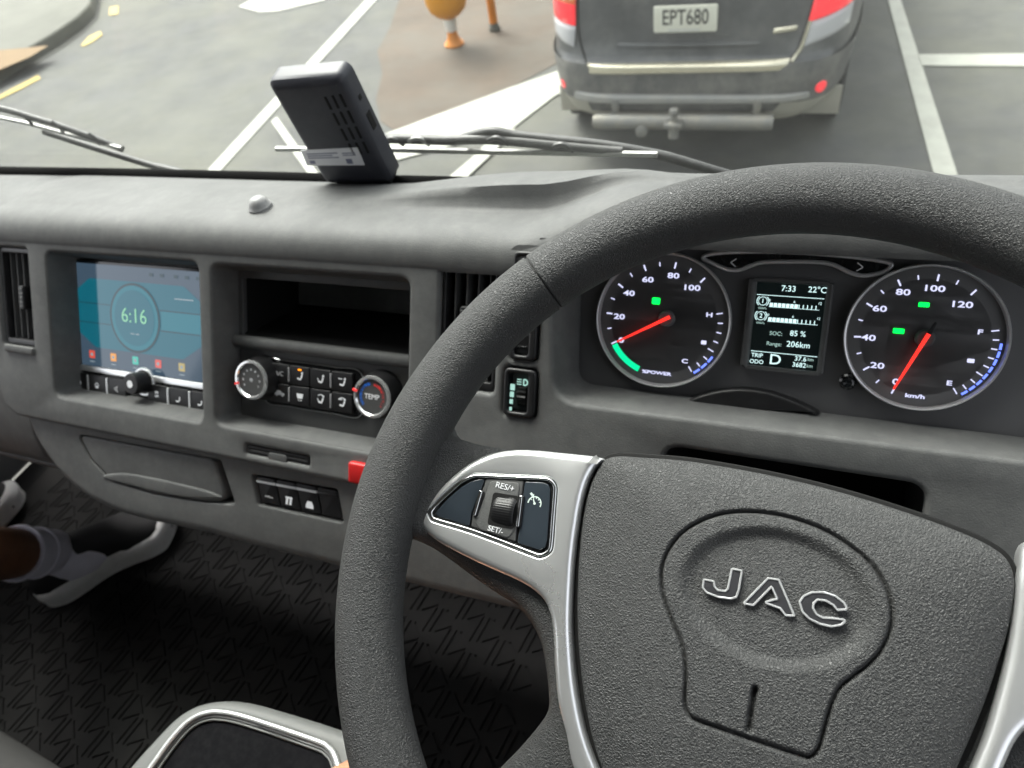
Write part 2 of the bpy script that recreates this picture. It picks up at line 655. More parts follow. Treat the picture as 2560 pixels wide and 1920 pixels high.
INK = mat('plate_ink', (.03, .03, .03), .6)
STEEL = mat('tow_steel', (.20, .20, .19), .5, metal=.5, dust=((.32, .29, .22), .6, 9))

a_, b_ = RF.loc(1240, 285), RF.loc(1815, 290)
cxm = (a_[0] + b_[0]) / 2
YAW = math.radians(3.2)
KM = RF.m() @ Matrix.Translation((cxm - .02, (a_[1] + b_[1]) / 2 - .42, 0)) @ Matrix.Rotation(YAW, 4, 'Z')
car = empty('car', KM, 'dark grey dusty car stopped ahead with tow bar and plate EPT680', 'car')
LV = [  # z, half width, rear y, front y
    (.26, .74, .10, 4.30), (.30, .80, .04, 4.36), (.40, .855, .0, 4.42), (.52, .875, -.01, 4.45), (.62, .885, .0, 4.45), (.645, .888, .03, 4.44), (.72, .892, .055, 4.42),
    (.90, .90, .08, 4.38), (1.02, .895, .10, 4.2), (1.08, .875, .13, 3.6), (1.14, .855, .17, 3.25), (1.30, .79, .26, 2.9), (1.46, .72, .36, 2.6), (1.58, .66, .46, 2.4), (1.64, .56, .60, 2.2), (1.66, .40, .8, 2.0)]
LVA = np.array(LV)


def car_y(x, z, off=0.0):
    wd, yr, yf = (float(np.interp(z, LVA[:, 0], LVA[:, k])) for k in (1, 2, 3))
    hb = (yf - yr) / 2
    t = min(.9995, abs(x) / wd)
    return yr + hb * (1 - (1 - t ** 7) ** (1 / 7)) - off


def car_ring(z, grow=0.0, N=96):
    wd, yr, yf = (float(np.interp(z, LVA[:, 0], LVA[:, k])) for k in (1, 2, 3))
    wd += grow
    hb = (yf - yr) / 2 + grow
    out = []
    for i in range(N):
        a = 2 * math.pi * i / N
        c_, s_ = math.cos(a), math.sin(a)
        out.append((wd * math.copysign(abs(c_) ** (2 / 7), c_), (yr + yf) / 2 + hb * math.copysign(abs(s_) ** (2 / 7), s_), z))
    return out


ZS = sorted(set([z for z, *_ in LV] + [.66, .68, .8, 1.0, 1.05, 1.2, 1.38, 1.52, 1.61]))
loft('body', [car_ring(z) for z in ZS], CARB, car, smooth=35)
loft('window_band', [car_ring(z, .004) for z in (1.12, 1.18, 1.3, 1.42, 1.5)], CGLASS, car, cap=False)
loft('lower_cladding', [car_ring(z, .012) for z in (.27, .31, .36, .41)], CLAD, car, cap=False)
loft('bumper_cover', [car_ring(z, .010) for z in (.405, .44, .50, .56, .60, .625)], CARP, car, cap=False)
KR = Frame(np.array(KM.translation), KM.col[0][:3], KM.col[2][:3])      # rear elevation: x across, y up, towards us


def rear(zx, zy, off=0.05):
    """read a spot on the tail of the car from the enlarged print"""
    return KR.loc(1157.9 + .336 * zx, .336 * zy, -off)


def patch(name, quad, m, parent, off=.004, n=10, thick=.0):
    (x0, z0), (x1, z1), (x2, z2), (x3, z3) = quad
    v, f = [], []
    for j in range(n + 1):
        for i in range(n + 1):
            s, t = i / n, j / n
            x = (x0 * (1 - s) + x1 * s) * (1 - t) + (x3 * (1 - s) + x2 * s) * t
            z = (z0 * (1 - s) + z1 * s) * (1 - t) + (z3 * (1 - s) + z2 * s) * t
            bulge = thick * (1 - (2 * s - 1) ** 6) * (1 - (2 * t - 1) ** 6)
            v.append((x, car_y(x, z, off + bulge), z))
    for j in range(n):
        for i in range(n):
            k = j * (n + 1) + i
            f.append((k, k + 1, k + n + 2, k + n + 1))
    return mesh(name, v, f, m, parent, 60)


def rq(*pts, off=.06):
    return [rear(x, y, off) for x, y in pts]


t = patch('tail_lamp', rq((75, 148), (262, 152), (252, -160), (60, -160), off=.12), TAIL, car, .008, 12, .02)
patch('indicator_lens', rq((72, 22), (258, 18), (255, -70), (66, -70), off=.12), TAILO, t, .018, 10, .016)
patch('reversing_lens', rq((62, 248), (256, 282), (264, 156), (56, 150), off=.12), TAILW, t, .008, 10, .014)
t = patch('tail_lamp', rq((1752, 120), (2046, 62), (2090, -160), (1830, -160), off=.12), TAIL, car, .008, 12, .02)
patch('reversing_lens', rq((1722, 266), (2016, 202), (2046, 66), (1754, 124), off=.12), TAILW, t, .008, 10, .014)
patch('chrome_strip', rq((330, 438), (1610, 412), (1640, 345), (340, 376), off=.08), CREAM, car, .006, 24, .022)
# tailgate shut line
sl = [(262, -160), (272, 150), (292, 260), (330, 345), (352, 372)]
sr = [(1640, 345), (1690, 285), (1728, 190), (1752, 118), (1830, -160)]
for s in (sl, sr):
    pth = [(x, car_y(x, z, .002), z) for x, z in catmull(rq(*s, off=.1), 8, False)]
    tube('shut_line', pth, .007, BLACK, car, 6)
hl = [(x, car_y(x, z, .006), z) for x, z in catmull(rq((1648, 352), (1702, 288), (1742, 190), (1764, 122), off=.1), 8, False)]
tube('chrome_trim', hl, .012, CREAM, car, 6)
patch('tailgate_crease', rq((520, 282), (1440, 268), (1440, 248), (540, 258), off=.09), CARB, car, .004, 16, .014)
patch('plate_recess', rq((700, 235), (1250, 222), (1250, -60), (700, -60), off=.09), CARB, car, .003, 14, .004)
pq = rq((762, 197), (1166, 186), (1182, 12), (760, 26), off=.08)
pc = np.mean(pq, axis=0)
pang = math.atan2(pq[1][1] - pq[0][1], pq[1][0] - pq[0][0])
pw_, ph_ = math.dist(pq[0], pq[1]) / 2, math.dist(pq[1], pq[2]) / 2
PMAT = Matrix.Translation((pc[0], car_y(pc[0], pc[1], .026), pc[1])) @ Matrix.Rotation(math.pi / 2, 4, 'X') @ Matrix.Rotation(pang, 4, 'Z')
npl = plate('number_plate', rrect(-pw_, -ph_, pw_, ph_, .012), PLATE, car, top=0, depth=.006, bevel=.002, mw=PMAT)
text('plate_lettering', 'EPT680', 0, .006, .0012, ph_ * 1.62, INK, npl, sx=pw_ * 2 * .86 / (ph_ * 1.62 * 3.62), bold=.0012)
sheet('plate_footer', [(-.09, -ph_ * .86), (.08, -ph_ * .86), (.08, -ph_ * .78), (-.09, -ph_ * .78)], DIM_INK, npl, .0012)
bq = rq((1524, 200), (1678, 182), (1684, 150), (1534, 168), off=.09)
bdg = patch('badge', bq, CREAM, car, .006, 6, .010)
bc = np.mean(bq, axis=0)
for k, (rx, ry, rr) in enumerate([(158, 566, .026), (1830, 570, .030)]):
    x, z = rear(rx, ry, .03)
    y = car_y(x, z, .012)
    yd = car_y(x + .02, z) - car_y(x - .02, z)
    o = lathe('reflector', [(rr * 1.25, -.006), (rr * 1.2, .004), (rr, .006), (rr * .9, .010), (0, .013)], TAIL, car, 24,
              Matrix.Translation((x, y, z)) @ Matrix.Rotation(math.atan2(yd, .04), 4, 'Z') @ Matrix.Rotation(math.pi / 2, 4, 'X'))
# bumper step, valance, tow bar
STEP = mat('bumper_step', (.26, .26, .25), .5, dust=((.4, .38, .32), .5, 9))
patch('bumper_step', rq((210, 648), (1785, 640), (1770, 590), (235, 585), off=.02), STEP, car, .012, 26, .03)
patch('valance', rq((350, 725), (1520, 722), (1580, 648), (330, 650), off=.0), CARP, car, .014, 16, .01)
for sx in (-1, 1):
    box('mud_flap', min(sx * .60, sx * .835), .318, .19, max(sx * .60, sx * .835), .330, .36, CLAD, car, .004)  # pale from the same painted-in corner light as the cladding
y0 = -.07
pa, pb = rear(372, 778, -.07), rear(1524, 788, -.07)
tb = tube('tow_bar', [(pa[0], y0, pa[1]), (pa[0] + .03, y0, pa[1]), ((pa[0] + pb[0]) / 2, y0, (pa[1] + pb[1]) / 2), (pb[0] - .03, y0, pb[1]), (pb[0], y0, pb[1])], [.038, .045, .045, .045, .040], STEEL, car, 16)
bx_, bz_ = rear(888, 770, -.12)
lathe('tow_ball', [(.03, -.10), (.03, -.04), (.042, -.03), (.042, -.01), (.02, 0), (.018, .03), (.026, .040), (.029, .052), (.024, .068), (0, .075)], STEEL, tb, 20, Matrix.Translation((bx_, y0 - .06, bz_)))
box('ball_tongue', bx_ - .05, y0 - .10, bz_ - .035, bx_ + .05, y0 + .01, bz_ - .005, STEEL, tb, .006)
sx_, sz_ = rear(686, 826, -.08)
lathe('trailer_socket', [(.036, -.02), (.036, .03), (.026, .035), (0, .036)], STEEL, tb, 18, Matrix.Translation((sx_, y0 - .02, sz_)) @ Matrix.Rotation(math.pi / 2, 4, 'X'))
for x in (-.66, .66):
    box('tow_bracket', x * .6 - .02, y0 + .02, .36, x * .6 + .02, .25, .44, STEEL, tb, .004)
for x, y in ((-.74, .72), (.74, .72), (-.74, 3.45), (.74, 3.45)):
    wmat = Matrix.Translation((x, y, .335)) @ Matrix.Rotation(math.pi / 2, 4, 'Y')
    wh = lathe('wheel', [(.20, -.10), (.30, -.11), (.33, -.09), (.335, 0), (.33, .09), (.30, .11), (.20, .10)], TYRE, car, 40, wmat)
    lathe('rim', [(.205, -.101), (.17, -.085), (.06, -.08), (0, -.08)], RIMM, wh, 32)
    lathe('rim', [(.205, .101), (.17, .085), (.06, .08), (0, .08)], RIMM, wh, 32)
box('underbody', -.62, .28, .22, .62, 4.0, .30, BLACK_SOFT, car, .02)



def polys(name, loops, m, parent, z=0.0, thick=.0003):
    """several flat prints in one mesh"""
    bm = bmesh.new()
    for lp in loops:
        lp = ccw(lp)
        a = [bm.verts.new((x, y, z)) for x, y in lp]
        b = [bm.verts.new((x, y, z - thick)) for x, y in lp]
        bm.faces.new(a)
        for i in range(len(lp)):
            bm.faces.new((a[i], b[i], b[(i + 1) % len(lp)], a[(i + 1) % len(lp)]))
    bmesh.ops.scale(bm, vec=(1000, 1000, 1000), verts=bm.verts)
    bmesh.ops.triangulate(bm, faces=[f for f in bm.faces if len(f.verts) > 4])
    bmesh.ops.scale(bm, vec=(.001, .001, .001), verts=bm.verts)
    me = bpy.data.meshes.new(name)
    bm.to_mesh(me)
    bm.free()
    return finish(name, me, m, parent, 0)


# =================================================================== DASHBOARD
RECL = math.radians(36)
DP0 = CAM + ray(680, 800) * (.70 / FPX)
D = Frame(DP0, (1, 0, 0), (0, math.sin(RECL), math.cos(RECL)))
DM = D.m()


def rect4(tl, tr, br, bl, h=0.0):
    a, b, c, d = D.locs([tl, tr, br, bl], h)
    return ((a[0] + d[0]) / 2, (c[1] + d[1]) / 2, (b[0] + c[0]) / 2, (a[1] + b[1]) / 2)


dash = empty('dashboard', DM, 'grey moulded truck dashboard running below the windscreen', 'dashboard')
V_TOP = .118


def lift(u):
    return .028 * ss(.20, .29, u)


# openings in the fascia: u0, v0, u1, v1
R_SCR = rect4((98, 546), (425, 565), (437, 913), (121, 856))
R_HV = rect4((453, 571), (878, 602), (880, 985), (470, 922))
R_VM = rect4((951, 548), (1078, 553), (1064, 850), (945, 835))
wv = R_VM[2] - R_VM[0]
v1 = D.loc(58, 537)[1]
R_VL = (D.loc(64, 640)[0] - wv, v1 - (R_VM[3] - R_VM[1]), D.loc(64, 640)[0], v1)
R_SW = rect4((1107, 540), (1168, 543), (1163, 783), (1104, 776))
R_LV = rect4((1090, 793), (1161, 797), (1157, 905), (1086, 898))
R_CARD = rect4((530, 962), (666, 986), (667, 1005), (532, 981))
CL_U0 = D.loc(1176, 730)[0]
CL_V0 = D.loc(1400, 893)[1]
cl_out = rpoly([(CL_U0 + .012, CL_V0), (.79, CL_V0 + .004), (.79, .1315), (CL_U0, .1315)], .022, 8)
R_PK = rect4((1425, 960), (1992, 1050), (1996, 1190), (1425, 1150))
pk = rpoly([(R_PK[0], R_PK[1]), (R_PK[2], R_PK[1]), (R_PK[2], R_PK[3]), (R_PK[0], R_PK[3])], .014, 5)
U_L, U_R = -.478, .93
top_edge = [(u, V_TOP + lift(u)) for u in np.linspace(U_R, U_L, 60)]
fo = [(U_L + .03, -.106), (U_L + .05, -.106), (U_R, -.106)] + top_edge + [(U_L - .004, .05), (U_L - .002, -.06), (U_L + .008, -.094)]
h_scr = rrect(*R_SCR, .010)
h_hv = rrect(*R_HV, .010)
h_vm = rrect(*R_VM, .005)
h_vl = rrect(*R_VL, .005)
h_sw = rrect(*R_SW, .006)
h_lv = rrect(*R_LV, .006)
h_card = rrect(*R_CARD, .002)
plate('fascia', fo, PLASTIC, dash, top=0, depth=.05, bevel=.005, hbevel=.0045, n=4,
      holes=[h_scr, h_hv, h_vm, h_vl, h_sw, h_lv, h_card, cl_out, pk])

# top of the dash: front roll, a shallow valley to the glass, and the cowl that rises towards the driver


def cowl(u):
    return .022 * ss(-.05, .2, u) * (1 - .8 * ss(.2, .32, u))


us = list(np.linspace(-1.2, .93, 110))
prof0 = [(-.018, -.001), (-.014, .0012), (-.004, .0012), (0, .0008), (.006, -.0010), (.013, -.006), (.021, -.0145), (.027, -.026)]        # (along v, along h) from the fascia edge
rings = []
for u in us:
    vt = V_TOP + lift(u)
    r = []
    back = .03 if u < U_L else 0
    for dv, dh in prof0:
        p = D.w(u, vt + dv, dh - back * ss(U_L, U_L - .03, u))
        r.append(p)
    x, y0_, z0_ = r[-1]
    y1_, z1_ = .604, 2.035 + .009 * ss(-.35, -1.1, x)
    for k in range(1, 25):
        s = k / 24
        y = y0_ + (y1_ - y0_) * s
        z = z0_ + (z1_ - z0_) * (s ** 1.25) + .004 * math.sin(math.pi * s)
        z += cowl(u) * ss(.14, .27, s) * (1 - ss(.55, 1.0, s) * .9)
        r.append(np.array([x, y, z]))
    for dy, dz in ((.008, -.006), (.012, -.03), (.014, -.10)):
        r.append(np.array([x, y1_ + dy, z1_ + dz]))
    rings.append([np.array([(p - D.o) @ D.ex, (p - D.o) @ D.ey, (p - D.o) @ D.ez]) for p in r])
loft('top_pad', rings, PLASTIC, dash, closed=False, cap=False, smooth=50)
# small light sensor dome on the pad
p = on_plane(562, 447, (0, 0, 2.0745), (0, 0, 1))
q = p - D.o
lathe('light_sensor', [(.0125, -.004), (.0120, .0015), (.0105, .003), (.0095, .006), (.007, .0092), (.0035, .0108), (0, .0112)], mat('sensor_grey', (.30, .30, .30), .4), dash, 24,
      DM.inverted() @ Matrix.Translation(p))

# lower panel below the crease
low_v = -.200
lo_l = D.locs([(44, 880), (58, 920), (84, 970), (128, 1030), (190, 1082), (270, 1118), (370, 1142)], -.008)
lo = [(lo_l[-1][0] + .12, low_v - .002), (U_R, low_v + .012), (U_R, -.090)] + [(u, -.090) for u in np.linspace(.6, lo_l[0][0] + .01, 12)] + catmull(lo_l, 4, False) + [(lo_l[-1][0] + .05, low_v - .001)]
R_ROW = rect4((542, 1024), (728, 1056), (741, 1130), (558, 1092), -.008)
rowq = D.locs([(542, 1024), (728, 1057), (742, 1131), (556, 1091)], -.008)
row = rpoly(rowq, .004, 4)
drq = D.locs([(166, 938), (476, 994), (508, 1090), (440, 1086), (330, 1068), (240, 1040), (196, 995)], -.008)
drw = rpoly(drq, [.006, .004, .004, .02, .03, .03, .02][::-1] if area(drq) < 0 else [.006, .004, .004, .02, .03, .03, .02], 4)
plate('lower_panel', lo, PLASTIC, dash, top=-.008, depth=.06, bevel=.013, hbevel=.002, n=5, holes=[row, drw])
# passenger side of the dash, set back, with a rolled lower edge
prof = [(.120, -.03), (-.06, -.034), (-.12, -.040), (-.150, -.046), (-.176, -.056), (-.192, -.072), (-.196, -.092), (-.190, -.12), (-.18, -.2)]
rings = []
for u in np.linspace(-1.18, U_L + .02, 30):
    rings.append(prof)
    rings[-1] = [(u, v, h) for v, h in prof]
loft('passenger_panel', rings, PLASTIC, dash, closed=False, cap=False, smooth=60)
rings = []
for u in np.linspace(U_L - .01, .02, 30):
    e = .022 * ss(-.45, -.2, u)
    rings.append([(u, v - e * .3, h - e) for v, h in [(-.09, -.0395)] + prof[2:]])
loft('under_panel', rings, PLASTIC, dash, closed=False, cap=False, smooth=60)
tube('under_lip', [(u, -.206, -.10 - .012 * ss(-.6, -.2, u)) for u in np.linspace(-1.18, .4, 30)], .006, PLASTIC_D, dash, 8)
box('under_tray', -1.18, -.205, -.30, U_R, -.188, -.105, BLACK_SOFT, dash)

# ---- drawer
drq2 = D.locs([(167, 939), (462, 992), (490, 1086), (436, 1085), (330, 1067), (240, 1039), (197, 995)], -.008)
dr_in = offset(ccw(rpoly(drq2, [.006, .010, .012, .02, .03, .03, .02] if area(drq2) > 0 else [.02, .03, .03, .02, .012, .010, .006], 5)), .0006)
drawer = plate('drawer', dr_in, PLASTIC, dash, top=-.0085, depth=.03, bevel=.003, n=4)
fr = catmull(D.locs([(222, 1030), (270, 1022), (340, 1034), (420, 1052), (466, 1066), (474, 1076), (400, 1074), (310, 1055)], -.008), 5)
plate('finger_pull', fr, PLASTIC, drawer, top=-.0062, depth=.004, bevel=.0022, n=5)
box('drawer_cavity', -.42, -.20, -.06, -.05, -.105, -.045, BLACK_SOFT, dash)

# ---- row of four switches
sw = plate('switch_bezel', offset(ccw(row), .0008), BLACK, dash, top=-.016, depth=.02, bevel=.0008)
A, B, Cc, E_ = [np.array(q) for q in rowq]
for k in range(4):
    s0, s1 = .03 + k * .24, .03 + k * .24 + .225
    tl, tr = A + (B - A) * s0, A + (B - A) * s1
    bl, br = E_ + (Cc - E_) * s0, E_ + (Cc - E_) * s1
    q = rpoly([tuple(tl * .92 + bl * .08), tuple(tr * .92 + br * .08), tuple(br * .92 + tr * .08), tuple(bl * .92 + tl * .08)], .0015, 3)
    key = plate('switch_key', q, BLACK, sw, top=-.011, depth=.008, bevel=.0012)
    ridge = [tuple(tl * .80 + bl * .20), tuple(tr * .80 + br * .20), tuple(tr * .73 + br * .27), tuple(tl * .73 + bl * .27)]
    plate('key_ridge', ridge, DIM_INK if k < 3 else BLACK, key, top=-.0095, depth=.003, bevel=.0008)
    c = (tl + tr) * .16 + (bl + br) * .34
    sz = .0052
    if k == 0:
        polys('key_icon', [bar(c[0] - sz, c[1], c[0] - sz * .2, c[1], .0012), bar(c[0] + sz * .2, c[1] - .0004, c[0] + sz, c[1] - .0004, .0012), circle(c[0], c[1], .0012, 8)], DIM_INK, key, -.0107)
    elif k == 1:
        polys('key_icon', [bar(c[0] - sz * .8, c[1] + sz * .6, c[0] + sz * .8, c[1] + sz * .6, .002), bar(c[0] - sz * .4, c[1] + sz * .5, c[0] - sz * .6, c[1] - sz * .8, .0026), bar(c[0] + sz * .5, c[1] + sz * .5, c[0] + sz * .3, c[1] - sz * .8, .0026)], WHITE_INK, key, -.0107)
    elif k == 2:
        polys('key_icon', [[(c[0] - sz * .9, c[1] - sz * .7), (c[0] + sz * .9, c[1] - sz * .7), (c[0] + sz * .9, c[1] - sz * .1), (c[0] + sz * .5, c[1] + sz * .7), (c[0] - sz * .5, c[1] + sz * .7), (c[0] - sz * .9, c[1] - sz * .1)]], WHITE_INK, key, -.0107)

# ---- hazard button and card slot
hq = rect4((757, 994), (800, 1002), (804, 1048), (760, 1040), .0)
hz = plate('hazard_button', rrect(*hq, .003), RED, dash, top=.006, depth=.02, bevel=.0025)
cs = plate('card_slot', offset(ccw(h_card), .0006), BLACK, dash, top=-.002, depth=.02, bevel=.0006,
           holes=[rrect(R_CARD[0] + .004, R_CARD[1] + .004, R_CARD[2] - .004, R_CARD[3] - .004, .0008)])
box('slot_bottom', R_CARD[0], R_CARD[1], -.03, R_CARD[2], R_CARD[3], -.020, BLACK_SOFT, cs)
um, vm = (R_CARD[0] + R_CARD[2]) / 2, (R_CARD[1] + R_CARD[3]) / 2
plate('thumb_notch', rrect(um - .012, R_CARD[1] - .005, um + .012, vm + .001, .004), PLASTIC_D, cs, top=-.001, depth=.01, bevel=.001)


# ---- air vents
def vent(rc, label_tab):
    u0, v0, u1, v1 = rc
    fr = plate('air_vent', offset(ccw(rrect(*rc, .005)), .0006), BLACK, dash, top=-.004, depth=.03, bevel=.001,
               holes=[rrect(u0 + .004, v0 + .008, u1 - .004, v1 - .006, .002)])
    box('vent_duct', u0, v0, -.075, u1, v1, -.070, BLACK_SOFT, fr)
    n = 4
    for k in range(n):
        uu = u0 + .004 + (u1 - u0 - .008) * (k + .6) / (n + .2)
        s = box('slat', uu - .0006, v0 + .007, -.030, uu + .0006, v1 - .005, -.009, PLASTIC_D, fr)
        if k == label_tab:
            tb_ = plate('slide_tab', rrect(uu - .004, (v0 + v1) / 2 - .014, uu + .004, (v0 + v1) / 2 + .014, .003), BLACK, s, top=-.004, depth=.01, bevel=.0015)
            for j in range(5):
                vv = (v0 + v1) / 2 - .010 + j * .005
                plate('tab_rib', rrect(uu - .0032, vv - .0007, uu + .0032, vv + .0007, .0005), PLASTIC, tb_, top=-.003, depth=.002, bevel=.0004)
    for k in range(3):
        vv = v0 + (v1 - v0) * (k + 1) / 4
        box('rear_slat', u0 + .004, vv - .001, -.062, u1 - .004, vv + .001, -.045, BLACK_SOFT, fr)
    return fr


vent(R_VL, 2)
vent(R_VM, 1)
plate('vent_lip', rrect(R_VL[0] + .004, R_VL[1] - .008, R_VL[2] + .002, R_VL[1] + .001, .003), PLASTIC, dash, top=.003, depth=.004, bevel=.002)

# ---- rocker switch column and headlamp leveller


def framed(rc, name):
    u0, v0, u1, v1 = rc
    f = plate(name, offset(ccw(rrect(*rc, .006)), .0005), BLACK, dash, top=.0025, depth=.03, bevel=.0018,
              holes=[rrect(u0 + .0045, v0 + .0045, u1 - .0075, v1 - .0045, .003)])
    box('switch_well', u0 + .001, v0 + .001, -.030, u1 - .001, v1 - .001, -.026, BLACK_SOFT, f)
    return f


f = framed(R_SW, 'switch_column')
u0, v0, u1, v1 = R_SW
hgt = (v1 - v0 - .009) / 2
for k in range(2):
    va = v0 + .0045 + k * hgt
    rk = plate('rocker', rrect(u0 + .005, va + .0006, u1 - .008, va + hgt - .0006, .002), BLACK, f, top=-.001, depth=.02, bevel=.001)
    plate('rocker_line', rrect(u0 + .006, va + .006, u1 - .009, va + .0075, .0004), GLOSS, rk, top=-.0002, depth=.001, bevel=.0003)
    cu_, cv_ = (u0 + u1) / 2 - .0015, va + hgt * .52
    if k == 0:
        polys('rocker_icon', [arc_band(cu_, cv_, .0026, .0058, -2.4, 2.6, 26), circle(cu_ - .001, cv_ + .0004, .0012, 10)], WHITE_INK, rk, -.0006)
f = framed(R_LV, 'headlamp_leveller')
u0, v0, u1, v1 = R_LV
plate('leveller_face', rrect(u0 + .005, v0 + .005, u1 - .008, v1 - .005, .002), PLASTIC_D, f, top=-.006, depth=.01, bevel=.0008)
vc, hh = (v0 + v1) / 2 - .003, (v1 - v0) * .30
prf = []
rr = []
for k in range(29):
    a = math.radians(-62 + 124 * k / 28)
    rad = hh * 1.08 + (.0009 if k % 4 < 2 else 0)
    rr.append((rad * math.sin(a), rad * math.cos(a) - hh * .95))
wheel_rings = [[(uu, vc + s_, -.004 + c_) for s_, c_ in rr] for uu in (u0 + .011, u0 + .0115, u1 - .0115, u1 - .011)]
loft('thumb_wheel', wheel_rings, BLACK, f, closed=False, cap=False, smooth=30)
icons = []
for k in range(4):
    s_ = .0028 - k * .0004
    icons.append(rrect(u0 + .0066, vc + .0075 - k * .0062 - s_, u0 + .0066 + .0042 - k * .0006, vc + .0075 - k * .0062 + s_ * .9, .0005))
icons.append(arc_band(u0 + .0195, vc + .0125, .0018, .0030, -2.0, 2.0, 14))
icons.append(bar(u0 + .0185, vc + .0098, u0 + .0185, vc + .0152, .001))
for k in range(3):
    icons.append(bar(u0 + .0125, vc + .0105 + k * .002, u0 + .0165, vc + .0105 + k * .002, .0008))
polys('leveller_icon', icons, glow('pale_green_print', (.5, .9, .8), .12, (.35, .55, .5)), f, .0018)

# storage pocket below the dials
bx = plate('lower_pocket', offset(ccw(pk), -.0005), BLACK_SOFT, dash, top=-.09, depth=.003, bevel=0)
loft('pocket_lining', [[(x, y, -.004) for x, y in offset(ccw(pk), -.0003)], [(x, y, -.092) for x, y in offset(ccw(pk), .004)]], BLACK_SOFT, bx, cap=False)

# =================================================================== INFOTAINMENT
HS = -.034


def z3(zx, zy, h=HS):
    return D.loc(zx * .5, 414.8 + zy * .5, h)


info = empty('infotainment_unit', DM, 'touch screen radio with blue display showing 6:16 in its grey recess', 'car radio')
loft('recess_lining', [[(x, y, -.002) for x, y in offset(ccw(h_scr), -.0004)], [(x, y, HS - .002) for x, y in offset(ccw(h_scr), .0065)]], PLASTIC, info, cap=False)
su0, sv1 = z3(285, 300)
su1 = z3(925, 340)[0]
sv0 = z3(320, 735)[1]
bz0 = z3(330, 905)[1]
plate('faceplate', rrect(R_SCR[0] + .004, R_SCR[1] + .002, R_SCR[2] - .002, R_SCR[3] - .002, .004), BLACK, info, top=HS - .001, depth=.01, bevel=.0008)
bezel = plate('screen_bezel', rrect(su0 - .004, bz0, su1 + .004, sv1 + .004, .004), GLOSS, info, top=HS + .002, depth=.003, bevel=.0012)
SCR_BG = mat('screen_navy', (.006, .010, .014), .07, spec=.6, emit=(.045, .075, .11), estr=.30)
SCR_TEAL = mat('screen_teal', (.005, .02, .024), .07, spec=.6, emit=(.006, .12, .17), estr=.27)
SCR_TEAL2 = mat('screen_teal_light', (.005, .02, .024), .07, spec=.6, emit=(.008, .15, .20), estr=.29)
SCR_DARK = mat('screen_dark_line', (.004, .006, .008), .07, spec=.6, emit=(.01, .03, .04), estr=.4)
SCR_TXT = mat('screen_text', (.02, .03, .03), .07, spec=.6, emit=(.22, .5, .30), estr=.36)
SCR_TXT2 = mat('screen_grey_text', (.02, .03, .03), .07, spec=.6, emit=(.3, .36, .4), estr=.25)
zs = HS + .0024
scr = sheet('screen', [(su0, sv0), (su1, sv0), (su1, sv1), (su0, sv1)], SCR_BG, info, zs, .001)
W_, H_ = su1 - su0, sv1 - sv0


def S(x, y):
    return (su0 + W_ * x, sv0 + H_ * y)


panel = rpoly([S(.02, .40), S(.20, .19), S(.80, .19), S(.98, .40), S(.98, .66), S(.82, .86), S(.18, .86), S(.02, .66)], .012, 6)
sheet('menu_panel', panel, SCR_TEAL, scr, zs + .0002, .0002)
strips = [bar(*S(.03, .62), *S(.32, .62), .0010), bar(*S(.03, .43), *S(.32, .43), .0010), bar(*S(.66, .62), *S(.97, .62), .0010), bar(*S(.66, .43), *S(.97, .43), .0010)]
polys('menu_lines', strips, SCR_DARK, scr, zs + .0004)
sheet('menu_highlight', [S(.67, .44), S(.97, .44), S(.97, .61), S(.67, .61)], SCR_TEAL2, scr, zs + .0004, .0002)
cx_, cy_ = S(.49, .52)
rr_ = H_ * .33
sheet('clock_disc', circle(cx_, cy_, rr_, 48), SCR_DARK, scr, zs + .0006, .0002)
sheet('clock_inner', circle(cx_, cy_, rr_ * .93, 48), SCR_TEAL2, scr, zs + .0008, .0002)
sheet('clock_face', circle(cx_, cy_, rr_ * .80, 48), SCR_TEAL, scr, zs + .0010, .0002)
text('clock_digits', '6:16', cx_, cy_ + .002, zs + .0014, H_ * .20, SCR_TXT, scr, sx=1.0, bold=-.00025)
polys('clock_footer', [bar(cx_ - .007, cy_ - rr_ * .45, cx_ - .001, cy_ - rr_ * .45, .0011), bar(cx_ + .001, cy_ - rr_ * .45, cx_ + .007, cy_ - rr_ * .45, .0011)], SCR_TXT2, scr, zs + .0014)
cols = [(.62, .08, .05), (.75, .30, .04), (.05, .45, .36), (.65, .09, .07), (.42, .33, .12)]
for k in range(5):
    ax, ay = S(.17 + k * .155, .115)
    im = mat('app_icon_%d' % k, (.01, .01, .01), .07, spec=.6, emit=cols[k], estr=.30)
    ic = sheet('app_icon', rrect(ax - .0046, ay - .0046, ax + .0046, ay + .0046, .0012), im, scr, zs + .0004, .0002)
    polys('app_glyph', [circle(ax, ay, .002, 12)], SCR_TXT2, ic, zs + .0007)
    polys('app_caption', [bar(ax - .004, ay - .0085, ax + .004, ay - .0085, .0010)], SCR_TXT2, scr, zs + .0006)
polys('status_icons', [rrect(*S(x, .925), *S(x + .025, .955), .0003) for x in (.60, .67, .76, .83, .90)], SCR_DARK, scr, zs + .0004)
polys('menu_word', [bar(*S(.76, .74), *S(.88, .74), .0012)], SCR_TXT2, scr, zs + .0006)
